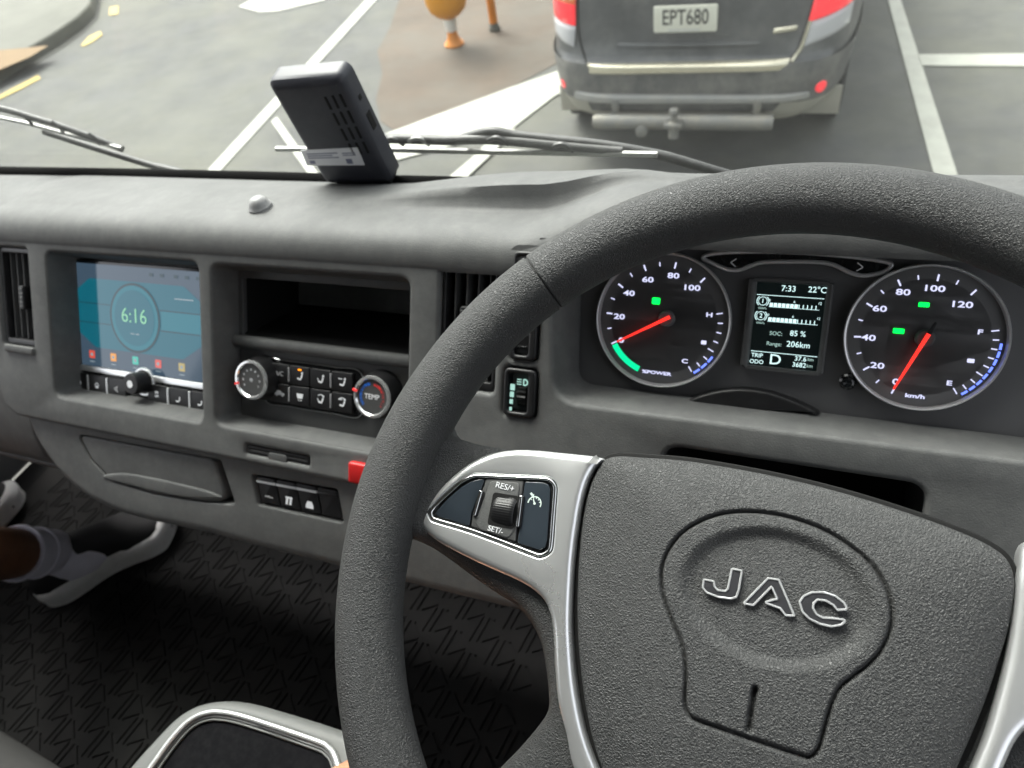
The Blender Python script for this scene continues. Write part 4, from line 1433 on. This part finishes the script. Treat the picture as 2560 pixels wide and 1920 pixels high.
    if side == 0:
        p = zb(962, 618, BH)
        text('key_word', 'RES/+', p[0], p[1], BH + .0009, .0046, WHITE_INK, ck, rot=-.06)
        p = zb(838, 1172, BH)
        text('key_word', 'SET/-', p[0], p[1], BH + .0009, .0042, WHITE_INK, ck, rot=-.06)
        p = zb(1335, 800, BH)
        a8 = -.14
        gl = [arc_band(p[0], p[1] - .001, .0034, .0040, math.radians(-12) + a8, math.radians(192) + a8, 22), bar(p[0], p[1] - .001, p[0] - .0012, p[1] + .0012, .0006), circle(p[0], p[1] - .001, .0007, 10),
              bar(p[0] - .0034, p[1] + .0042, p[0] - .0022, p[1] + .0032, .0012), [(p[0] - .0026, p[1] + .0024), (p[0] - .0012, p[1] + .0024), (p[0] - .0014, p[1] + .0040)]]
        for k in range(5):
            t = math.radians(30 + 30 * k) + a8
            gl.append(bar(p[0] + .0026 * math.cos(t), p[1] - .001 + .0026 * math.sin(t), p[0] + .0034 * math.cos(t), p[1] - .001 + .0034 * math.sin(t), .0004))
        polys('cruise_symbol', gl, glow('pale_symbol', (.7, .9, .8), .1, (.55, .62, .58)), rk, BH + .0004)

def warp(o, k, r0=.12, r1=.198):
    for v in o.data.vertices:
        v.co.z += k * ss(r0, r1, math.hypot(v.co.x, v.co.y))


for o in whl.children:
    if o.name.startswith('spoke'):
        warp(o, .008, .125, .195)
        warp(o, .010, .165, .200)
    if o.name.startswith('silver_trim'):
        for q_ in [o] + list(o.children_recursive):
            if not q_.name.startswith('scroll_wheel'):
                warp(q_, .006, .125, .195)

# airbag pad, a domed cover with a keyhole shaped cut, a dish, a slot
PH = -.008
pd = [(1312, 986), (1400, 986), (1500, 995), (1650, 1021), (1800, 1056), (1950, 1101), (2080, 1148), (2150, 1182), (2184, 1214), (2197, 1264), (2186, 1345), (2160, 1435), (2125, 1535), (2080, 1640), (2020, 1770), (1930, 1890), (1800, 1950), (1600, 1930), (1440, 1860), (1350, 1770), (1296, 1660), (1266, 1555), (1249, 1435), (1243, 1320), (1247, 1200), (1259, 1100), (1279, 1030)]
pdl = np.array(ccw(catmull(WF.locs(pd, PH), 14)))
pcen = np.array(WF.loc(1672, 1330, PH))
kh = [(310, 640), (345, 550), (420, 460), (540, 390), (680, 357), (850, 362), (1000, 395), (1150, 455), (1280, 540), (1380, 630), (1450, 740), (1480, 850), (1475, 950), (1440, 1040), (1380, 1120), (1300, 1185), (1220, 1250), (1180, 1320), (1155, 1400), (1130, 1490), (1105, 1570), (1060, 1610), (1010, 1600), (800, 1530), (600, 1462), (480, 1420), (440, 1390), (425, 1330), (430, 1200), (425, 1100), (405, 1020), (370, 940), (330, 840), (308, 740)]
HPAD = .004
khl = np.array(ccw(catmull([z7(x, y, HPAD) for x, y in kh], 5)))
ecen = np.array(z7(878, 790, HPAD - .003))
ring_px = [(470, 650), (880, 1085), (1285, 900), (830, 490)]
ers = [math.dist(z7(*q, HPAD - .003), ecen) for q in ring_px]
er = np.array([(ers[0] + ers[2]) / 2, (ers[1] + ers[3]) / 2])
print('dish', er)
sl0, sl1 = np.array(z7(783, 1262, HPAD)), np.array(z7(752, 1465, HPAD))


def seg_dist(P, A, B):
    d = B - A
    t = np.clip(((P - A) @ d) / (d @ d), 0, 1)
    return np.linalg.norm(P - (A + t[:, None] * d), axis=1)


def pad_h(P, s):
    h = PH - .004 + .016 * (1 - s ** 2.2) ** .55
    dmin = np.full(len(P), 9.0)
    for i in range(len(khl)):
        dmin = np.minimum(dmin, seg_dist(P, khl[i], khl[(i + 1) % len(khl)]))
    h = h - .0028 * np.exp(-(dmin / .00085) ** 2)
    de = np.linalg.norm((P - ecen) / er, axis=1)
    h = h - .0042 * (1 - np.clip((de - .98) / .26, 0, 1) ** 2 * (3 - 2 * np.clip((de - .98) / .26, 0, 1)))
    ds = seg_dist(P, sl0, sl1)
    h = h - .0034 * np.exp(-(ds / .0013) ** 4)
    return h


NR = 150
V_, F_l = [], []
Np = len(pdl)
for k in range(NR + 1):
    s = 1 - k / NR
    s = max(s, 0.004)
    P = pcen + (pdl - pcen) * s
    hh_ = pad_h(P, np.full(len(P), s))
    V_ += [(p[0], p[1], z) for p, z in zip(P, hh_)]
V_ += [(p[0], p[1], PH - .025) for p in pdl]
for k in range(NR):
    for i in range(Np):
        j = (i + 1) % Np
        F_l.append((k * Np + i, k * Np + j, (k + 1) * Np + j, (k + 1) * Np + i))
for i in range(Np):
    j = (i + 1) % Np
    F_l.append((i, j, (NR + 1) * Np + j, (NR + 1) * Np + i))
F_l.append(tuple(NR * Np + i for i in range(Np)))
pad = mesh('airbag_pad', V_, F_l, LEATHER_F, whl, 70)
plate('pad_gap', offset([tuple(p) for p in pdl], -.0028), BLACK_SOFT, whl, top=PH - .006, depth=.02, bevel=.001)

# emblem letters, raised bright metal outlines round darker faces
EH = float(pad_h(np.array([ecen]), np.array([.25]))[0])
EMB = mat('emblem_face', (.20, .20, .22), .25, metal=.8)
EDGE = mat('emblem_edge', (.86, .87, .88), .22, metal=.5)
Jp = [(668, 652), (718, 662), (702, 760), (690, 795), (660, 803), (600, 795), (540, 772), (521, 748), (526, 706), (576, 716), (580, 742), (596, 760), (634, 766), (648, 752)]
Ap = [(850, 700), (905, 708), (984, 890), (940, 888), (912, 852), (832, 822), (880, 808), (898, 806), (868, 742), (776, 836), (726, 828)]
Cp = [(1010, 820), (1030, 790), (1070, 772), (1130, 770), (1190, 790), (1235, 825), (1252, 858), (1200, 860), (1180, 835), (1140, 812), (1100, 808), (1080, 826), (1078, 852), (1096, 884), (1130, 900), (1180, 902), (1246, 912), (1220, 935), (1170, 944), (1110, 930), (1060, 905), (1025, 870)]
for nm, pts, rr3 in (('letter_j', Jp, .0006), ('letter_a', Ap, .0004), ('letter_c', Cp, .0008)):
    lp_ = rpoly([z7(x, y, EH + .001) for x, y in pts], rr3, 3)
    lt_ = plate('emblem_letter', lp_, EMB, pad, top=EH + .0016, depth=.004, bevel=.0003)
    loop_tube('letter_edge', lp_, EH + .0016, .00055, EDGE, lt_, 6)
# column shroud behind the hub
box_rings = []
for h, wx, wy in ((-.03, .052, .05), (-.06, .058, .056), (-.12, .066, .07), (-.22, .07, .085), (-.30, .06, .08)):
    box_rings.append([(x, y - .01 - .02 * (-h), h) for x, y in rrect(-wx, -wy, wx, wy, .03, 6)])
loft('column_shroud', box_rings, BLACK_SOFT, whl)

# =================================================================== CAB SHELL, GLASS, WIPERS
XL, XR, ZF = -1.64, .52, 1.35
BASE_Y, BASE_Z, LEAN = .614, 2.030, math.radians(14)
floor = box('cab_floor', XL, -.95, ZF - .05, XR, .70, ZF, CARPET)
tag(floor, kind='structure')
fw = box('firewall', XL, .66, ZF, XR, .70, 1.90, CARPET)
tag(fw, kind='structure')
rf = box('cab_roof', XL - .04, -.95, 2.86, XR + .04, .44, 2.90, SHELL, None, .01)
tag(rf, kind='structure')
rw = box('rear_wall', XL, -.98, ZF, XR, -.93, 2.86, SHELL)
tag(rw, kind='structure')
for nm, xa, xb in (('door_left', XL - .05, XL), ('door_right', XR, XR + .05)):
    d = box(nm, xa, -.93, ZF, xb, .62, 2.0, SHELL, None, .01)
    tag(d, kind='structure')
    box('pillar', xa, -.93, 2.0, xb, -.55, 2.86, SHELL, d)
    box('window_header', xa, -.55, 2.74, xb, .46, 2.86, SHELL, d)
    loft('windscreen_pillar', [[(x, y, 2.04) for x, y in ((xa, .56), (xb, .56), (xb, .66), (xa, .66))], [(x, y, 2.76) for x, y in ((xa, .39), (xb, .39), (xb, .47), (xa, .47))]], SHELL, d)
GF = Frame((-.56, BASE_Y, BASE_Z), (1, 0, 0), (0, -math.sin(LEAN), math.cos(LEAN)))
gm = bpy.data.materials.new('windscreen_glass')
gm.use_nodes = True
gn, gl_ = gm.node_tree.nodes, gm.node_tree.links
gn.remove(gn['Principled BSDF'])
out = gn['Material Output']
tr_n = gn.new('ShaderNodeBsdfTransparent')
tr_n.inputs[0].default_value = (.94, .96, .94, 1)
gs = gn.new('ShaderNodeBsdfGlossy')
gs.inputs['Roughness'].default_value = .02
lw_ = gn.new('ShaderNodeLayerWeight')
pw5 = gn.new('ShaderNodeMath')
pw5.operation = 'POWER'
pw5.inputs[1].default_value = 5
gl_.new(lw_.outputs['Facing'], pw5.inputs[0])
fz = gn.new('ShaderNodeMath')
fz.operation = 'MULTIPLY_ADD'
fz.inputs[1].default_value = .6
fz.inputs[2].default_value = .02
gl_.new(pw5.outputs[0], fz.inputs[0])
mxs = gn.new('ShaderNodeMixShader')
gl_.new(fz.outputs[0], mxs.inputs[0])
gl_.new(tr_n.outputs[0], mxs.inputs[1])
gl_.new(gs.outputs[0], mxs.inputs[2])
dn = gn.new('ShaderNodeTexNoise')                       # dust film added to lay a veiling glare haze over the view
dn.inputs['Scale'].default_value = 5
dn.inputs['Detail'].default_value = 8
dtc = gn.new('ShaderNodeTexCoord')
gl_.new(dtc.outputs['Object'], dn.inputs['Vector'])
dmr = gn.new('ShaderNodeMapRange')
dmr.inputs['From Min'].default_value = .3
dmr.inputs['From Max'].default_value = .75
dmr.inputs['To Min'].default_value = .003
dmr.inputs['To Max'].default_value = .012
gl_.new(dn.outputs['Fac'], dmr.inputs['Value'])
tl_n = gn.new('ShaderNodeBsdfTranslucent')
tl_n.inputs[0].default_value = (.8, .8, .76, 1)
mx2 = gn.new('ShaderNodeMixShader')
gl_.new(dmr.outputs[0], mx2.inputs[0])
gl_.new(mxs.outputs[0], mx2.inputs[1])
gl_.new(tl_n.outputs[0], mx2.inputs[2])
gl_.new(mx2.outputs[0], out.inputs['Surface'])
ws = empty('windscreen', GF.m(), None, None)
tag(ws, kind='structure')
plate('pane', rrect(-1.06, -.01, 1.06, .80, .05), gm, ws, top=-.004, depth=.005, bevel=0, back=True)
pth = [GF.loc(*q, .0) for q in ((-60, 370), (0, 371), (300, 377), (600, 385), (850, 393), (1150, 400), (1600, 409), (2000, 420), (2130, 419), (2300, 405))]
tube('seal', [(x, y + .005, .008) for x, y in catmull(pth, 5, False)], .0095, SEAL, ws, 8)

WIPE = mat('wiper_black', (.03, .03, .03), .45, dust=((.2, .2, .19), .25, 30))
WIPE_L = mat('wiper_rail', (.26, .26, .25), .35, metal=.5)


def gpath(pts, h):
    return [(*GF.loc(x, y, h), h) for x, y in catmull(pts, 4, False)]


wp = empty('wiper', GF.m(), 'black windscreen wiper lying at the passenger end of the glass', 'wiper', 'windscreen wipers')
tube('arm', gpath([(95, 284), (200, 318), (330, 358), (400, 376), (470, 395)], -.03), [.0045] * 9 + [.0060] * 8, WIPE, wp, 8)
bl_ = tube('blade', gpath([(-220, 196), (-120, 214), (0, 234), (70, 254), (130, 272), (200, 297), (265, 322)], -.026), .0044, WIPE, wp, 8)
tube('blade_rail', gpath([(-220, 210), (-100, 228), (0, 254), (65, 268), (145, 290), (262, 320)], -.024), .0028, WIPE_L, bl_, 6)
for q in ((60, 258), (125, 272), (205, 298)):
    tube('claw', gpath([(q[0] - 14, q[1] - 10), q, (q[0] + 12, q[1] + 14)], -.023), .0022, WIPE, bl_, 6)
wp = empty('wiper', GF.m(), 'black windscreen wiper crossing below the car ahead, behind the steering wheel rim', 'wiper', 'windscreen wipers')
tube('arm', gpath([(1000, 298), (1060, 284), (1110, 292), (1180, 300), (1300, 313), (1420, 334), (1480, 350), (1560, 374), (1660, 402)], -.032), [.0048] * 33, WIPE, wp, 8)
bl_ = tube('blade', gpath([(820, 299), (900, 301), (960, 303), (1040, 301), (1110, 305), (1200, 314), (1345, 328)], -.027), .0050, WIPE, wp, 8)
tube('blade_rail', gpath([(597, 322), (700, 322), (830, 323), (1000, 327), (1200, 330), (1420, 334)], -.024), .0030, WIPE_L, bl_, 6)
for q in ((850, 301), (905, 301), (1075, 300), (1215, 314)):
    tube('claw', gpath([(q[0] - 22, q[1] + 4), (q[0], q[1] - 2), (q[0] + 24, q[1] + 12)], -.024), .0028, WIPE if q[0] != 905 else WIPE_L, bl_, 6)

# =================================================================== CAMERA BOX AT THE GLASS
vb = on_plane(770, 392, (0, 0, 2.050), (0, 0, 1))
VL = math.radians(11)
VF = Frame(vb, (math.cos(.06), math.sin(.06), 0), (0, -math.sin(VL), math.cos(VL)))
DEVM = mat('device_plastic', (.042, .044, .056), .45, spec=.4, bump=('noise', 900, .1, .0004), dust=((.13, .13, .13), .15, 50))
dv = empty('dash_camera', VF.m(), 'dark slab shaped dash camera with white sticker standing against the windscreen', 'dash camera')
q = VF.locs([(572, 176), (752, 165), (832, 392), (690, 388)], .0)
du0, du1 = (q[0][0] + q[3][0]) / 2, (q[1][0] + q[2][0]) / 2
dvt = (q[0][1] + q[1][1]) / 2
n_ = plate('case', rrect(du0, -.006, du1, dvt, .010, 6), DEVM, dv, top=.0, depth=.024, bevel=.009, n=3, back=True, smooth=30)
plate('mount_foot', rrect(du0 + .012, -.012, du1 - .006, .014, .006), BLACK, dv, top=-.004, depth=.02, bevel=.003)
lb0, lb1 = VF.loc(648, 345), VF.loc(785, 325)
st = sheet('sticker', [VF.loc(650, 324), VF.loc(773, 318), VF.loc(788, 356), VF.loc(664, 357)], mat('sticker_white', (.85, .85, .88), .5), dv, .0006, .0005)
s0, s1, s2, s3 = (np.array(q_) for q_ in (VF.loc(650, 324), VF.loc(773, 318), VF.loc(788, 356), VF.loc(664, 357)))


def SB(x, y):
    return tuple((s0 * (1 - x) + s1 * x) * (1 - y) + (s3 * (1 - x) + s2 * x) * y)


STK = mat('sticker_print', (.20, .21, .30), .6)
pr = [bar(*SB(.08, .25 + .13 * k), *SB(.62 - .1 * (k % 2), .25 + .13 * k), .0010) for k in range(3)] + [bar(*SB(.70, .28 + .12 * k), *SB(.92, .28 + .12 * k), .0009) for k in range(2)]
pr += [[SB(.08, .68), SB(.17, .68), SB(.17, .88), SB(.08, .88)], [SB(.72, .62), SB(.82, .62), SB(.82, .9), SB(.72, .9)]]
polys('sticker_print', pr, STK, st, .0009)
# louvres on the side nearest the driver
for k in range(3):
    for j in range(4):
        a_, b_ = np.array(VF.loc(700 + k * 16, 205 - k * 3)), np.array(VF.loc(768 + k * 15, 338 - k * 2))
        p0, p1 = a_ + (b_ - a_) * (j / 4 + .03), a_ + (b_ - a_) * ((j + 1) / 4 - .03)
        if p0[0] < du1 - .004:
            polys('louvre', [bar(*p0, *p1, .0026)], BLACK_SOFT, n_, .0006, .001)
box('socket', du1 - .0004, dvt * .45, -.018, du1 + .0006, dvt * .6, -.010, BLACK_SOFT, n_)
box('socket', du1 - .0004, dvt * .72, -.016, du1 + .0006, dvt * .76, -.011, BLACK_SOFT, n_)

# =================================================================== FLOOR MAT
MF = Frame((0, 0, ZF + .012), (1, 0, 0), (0, 1, 0))
o_ = np.array(MF.loc(150, 1430))
jx = (np.array(MF.loc(160, 1430)) - o_) / 10
jy = (np.array(MF.loc(150, 1440)) - o_) / 10


def mo(ix, iy, x, y):
    """mat motif: lattice step plus a spot in the enlarged print's units"""
    X_ = (ix * 190 + iy * 15 + x) * .3906
    Y_ = (ix * 55 + iy * 118 + y) * .3906
    return o_ + jx * X_ + jy * Y_


holes = []
mx0, mx1, my0, my1 = -1.56, -.28, -.02, .74
for ix in range(-14, 20):
    for iy in range(-22, 26):
        if not (mx0 + .06 < mo(ix, iy, 75, -60)[0] < mx1 - .06 and my0 + .06 < mo(ix, iy, 75, -60)[1] < my1 - .06):
            continue
        for (xa, ya, xb, yb) in ((0, 0, 115, -125), (30, 4, 142, -120)):
            holes.append(bar(*mo(ix, iy, xa, ya), *mo(ix, iy, xb, yb), .0034))
        e0, e1, e2 = mo(ix, iy, 156, -112), mo(ix, iy, 158, -28), mo(ix, iy, 52, 4)
        holes.append(bar(*e0, *e1, .0036))
        d12 = (e2 - e1) / np.linalg.norm(e2 - e1)
        holes.append(bar(*(e1 + d12 * .006), *e2, .0036))
fm = plate('floor_mat', rrect(mx0, my0, mx1, my1, .04), RUBBER, None, top=0, depth=.006, bevel=.002, holes=holes, hbevel=0, n=2, smooth=30)
fm.matrix_world = MF.m()
tag(fm, 'black rubber floor mat with slashed relief pattern in the footwell', 'floor mat')
sheet('groove_bed', rrect(mx0 + .002, my0 + .002, mx1 - .002, my1 - .002, .04), RUBBER_G, fm, -.0028, .003)

# =================================================================== CONSOLE TRAY
CFz = 1.75
CF = Frame((0, 0, CFz), (1, 0, 0), (0, 1, 0))
co = [(170, 1800), (225, 1720), (272, 1655), (330, 1590), (375, 1545), (420, 1518), (470, 1507), (530, 1510), (620, 1534), (740, 1572), (800, 1598), (835, 1640), (840, 1720), (800, 1850), (600, 2000), (300, 1950)]
ci = [(250, 1790), (295, 1705), (330, 1652), (370, 1597), (405, 1560), (440, 1541), (480, 1537), (540, 1550), (680, 1597), (712, 1613), (730, 1640), (735, 1690), (700, 1800), (560, 1900), (360, 1880)]
col_ = catmull(CF.locs(co), 6)
cil = catmull(CF.locs(ci), 6)
con = empty('centre_console', CF.m(), 'grey console tray with bright rim and black mat at the lower edge', 'console')
plate('tray_body', col_, CONSOLE, con, top=0, depth=.30, bevel=.012, n=5, holes=[cil], hbevel=.003)
loop_tube('bright_rim', offset(ccw(cil), .0012), .0012, .0026, mat('bright_rim', (.72, .74, .73), .25, metal=.6), con, 8)
loop_tube('dark_line', offset(ccw(cil), .0048), -.001, .0016, BLACK, con, 6)
loop_tube('inner_rim', offset(ccw(cil), .0070), -.0022, .0014, CONSOLE, con, 6)
plate('tray_mat', offset(ccw(cil), .002), TRAY, con, top=-.004, depth=.004, bevel=0)

# =================================================================== PASSENGER SEAT
seat = empty('passenger_seat', Matrix.Translation((-.94, -.275, ZF - .02)) @ Matrix.Rotation(math.radians(-4), 4, 'Z'), 'dark grey fabric passenger seat cushion at the lower corner', 'seat')
cush = []
for z, g in ((.16, -.03), (.18, -.008), (.22, .0), (.28, .0), (.315, -.012), (.335, -.035), (.345, -.07), (.348, -.12)):
    cush.append([(x, y, z + (.02 if y > 0 and z > .3 else 0)) for x, y in rrect(-.32 - g, -.32 - g, .32 + g, .32 + g, .09 + g * .4, 8)])
loft('cushion', cush, FABRIC, seat, smooth=70)
box('seat_base', -.24, -.24, 0, .24, .22, .17, BLACK_SOFT, seat, .01)
bk = [[(x, y, z) for x, y in rrect(-.27 + g, -.36 - s_, .27 - g, -.24 - s_, .05, 5)] for z, s_, g in ((.30, 0, 0), (.5, .03, 0), (.8, .10, .02), (.92, .14, .07))]
loft('backrest', bk, FABRIC, seat, smooth=70)

# =================================================================== PEOPLE
SKIN_D = mat('skin_brown', (.17, .075, .036), .5, var=.12, vscale=30, bump=('noise', 300, .1, .0006))
SKIN_L = mat('skin_fair', (.50, .25, .15), .5, var=.1, vscale=30, bump=('noise', 300, .15, .0006))
SOCK = mat('sock_lavender', (.80, .79, .90), .9, bump=('noise', 700, .5, .0012), var=.06, vscale=40)
SOLE = mat('sole_white', (.85, .85, .84), .55, var=.06, dust=((.35, .34, .32), .3, 30))
UPPER = mat('shoe_black', (.012, .012, .013), .7)


def pz(px, py, z):
    return on_plane(px, py, (0, 0, z), (0, 0, 1))


def shoe(parent, heel, toe, wd=.100):
    heel, toe = np.array(heel), np.array(toe)
    d = toe - heel
    L = np.linalg.norm(d)
    F = Frame((heel[0], heel[1], ZF + .013), (d[1], -d[0], 0), (d[0], d[1], 0))
    ol = [(0, -.01), (.5, .02), (.78, .13), (.80, .25), (.68, .45), (.80, .62), (1.0, .76), (.98, .88), (.62, .985), (.1, 1.01), (-.5, .98), (-.9, .87), (-1.0, .74), (-.85, .6), (-.72, .42), (-.78, .22), (-.74, .12), (-.46, .02)]
    ol = ccw(catmull([(x * wd / 2, y * L) for x, y in ol], 4))
    so = loft('shoe_sole', [[(x, y, z + .012 * ss(.85 * L, L, y)) for x, y in offset(ol, g)] for z, g in ((0, .006), (.004, 0), (.014, .0005), (.026, -.002), (.040, -.001), (.046, .004))], SOLE, parent, smooth=50)
    so.matrix_world = F.m()
    xs = {}
    rings = []
    olp = np.array(ol)
    for y in np.linspace(.01, .99, 22) * L:
        near = np.abs(olp[:, 1] - y) < .03 * L
        wl, wr = olp[near, 0].min() + .004, olp[near, 0].max() - .004
        hgt_ = float(np.interp(y / L, [0, .12, .3, .45, .65, .85, 1], [.072, .090, .104, .104, .084, .066, .052]))
        rings.append([((wl + wr) / 2 + (wr - wl) / 2 * math.copysign(abs(math.cos(t)) ** .7, math.cos(t)), y, .030 + (hgt_ - .030) * math.sin(t) ** .8) for t in np.linspace(0, math.pi, 17)])
    up = loft('shoe_upper', rings, UPPER, parent, smooth=60)
    up.matrix_world = F.m()
    return F, L


def leg(label, knee, ankle, heel, toe, skin, hip):
    body = []
    knee, ankle, hip = (np.array(q) for q in (knee, ankle, hip))
    pts, rad = [], []
    for t in np.linspace(0, 1, 8, endpoint=False):
        pts.append(hip * (1 - t) + knee * t)
        rad.append(.088 * (1 - t) + .060 * t)
    kd = (knee - hip) / np.linalg.norm(knee - hip)
    for t in np.linspace(0, 1, 16):
        pts.append(knee * (1 - t) + ankle * t)
        rad.append((.058 + .008 * math.sin(math.pi * min(1, t * 1.7))) * (1 - t) + .034 * t)
    d = (np.array([*toe[:2], ZF + .05]) - np.array([*ankle[:2], ankle[2]]))
    dn_ = np.array([d[0], d[1], 0]) / np.linalg.norm(d[:2])
    foot = [ankle + np.array([0, 0, -.035]) + dn_ * .012, np.array([*(ankle + dn_ * .045)[:2], ZF + .062]), np.array([*(ankle + dn_ * .085)[:2], ZF + .056])]
    pts += foot
    rad += [.037, .034, .020]
    P = catmull(pts, 3, False)
    Rr = np.interp(np.linspace(0, len(rad) - 1, len(P)), range(len(rad)), rad)
    o = loft('person', tube_rings(P, Rr, 20), skin, None, smooth=80)
    tag(o, label, 'person')
    return o, P, Rr


h1 = pz(112, 1316, ZF + .013)
t1 = pz(392, 1150, ZF + .013)
dd = (t1 - h1)
h1 = h1 - dd / np.linalg.norm(dd) * .004
side = np.array([-dd[1], dd[0], 0]) / np.linalg.norm(dd) * .026
h1, t1 = h1 + side, t1 + side
print('ankle', h1 + dd * .25)
ank = np.array([*(h1 + dd * .27)[:2], ZF + .105])
kne = pz(-330, 1205, 1.80)
person, P, Rr = leg('brown bare leg in lavender sock and white soled black shoe in passenger footwell', kne, ank, h1, t1, SKIN_D, kne + np.array([-.05, -.42, -.02]))
# sock: a sleeve over the last stretch of the shin and the foot
i0 = int(len(P) * .735)
sr_ = [r + .0045 for r in Rr[i0:]]
sk = loft('sock', tube_rings(P[i0:], sr_, 24), SOCK, person, smooth=80)
for k in (0, 5):
    tube('sock_cuff' if k == 0 else 'sock_ridge', [np.array(P[i0 + k]) * (1 - s_) + np.array(P[i0 + k + 1]) * s_ for s_ in (0, .35, .7)], [sr_[k] + .0015, sr_[k] + .003, sr_[k] + .0015], SOCK, sk, 24)
shoe(person, h1, t1)
h2, t2 = pz(-235, 1190, ZF + .013), pz(62, 1088, ZF + .013)
ank2, kne2 = pz(-170, 1130, 1.46), pz(-560, 1130, 1.78)
leg2, P2_, R2_ = leg('x', kne2, ank2, h2, t2, SKIN_D, kne2 + np.array([0, -.42, -.02]))
leg2.name = 'second_leg'
for k_ in ('label', 'category'):
    del leg2[k_]
leg2.parent = person
shoe(person, h2, t2)

kn_ = pz(772, 1792, 1.80)
hipd = np.array([kn_[0] + .10, kn_[1] - .46, 1.76])
ankd = np.array([kn_[0] + .10, kn_[1] - .02, ZF + .10])
drv, P, Rr = leg('bare fair skinned knee of the driver between console tray and steering wheel', kn_, ankd, ankd, ankd + np.array([.08, .22, 0]), SKIN_L, hipd)
shoe(drv, ankd + np.array([0, -.05, 0]), ankd + np.array([.08, .2, 0]))
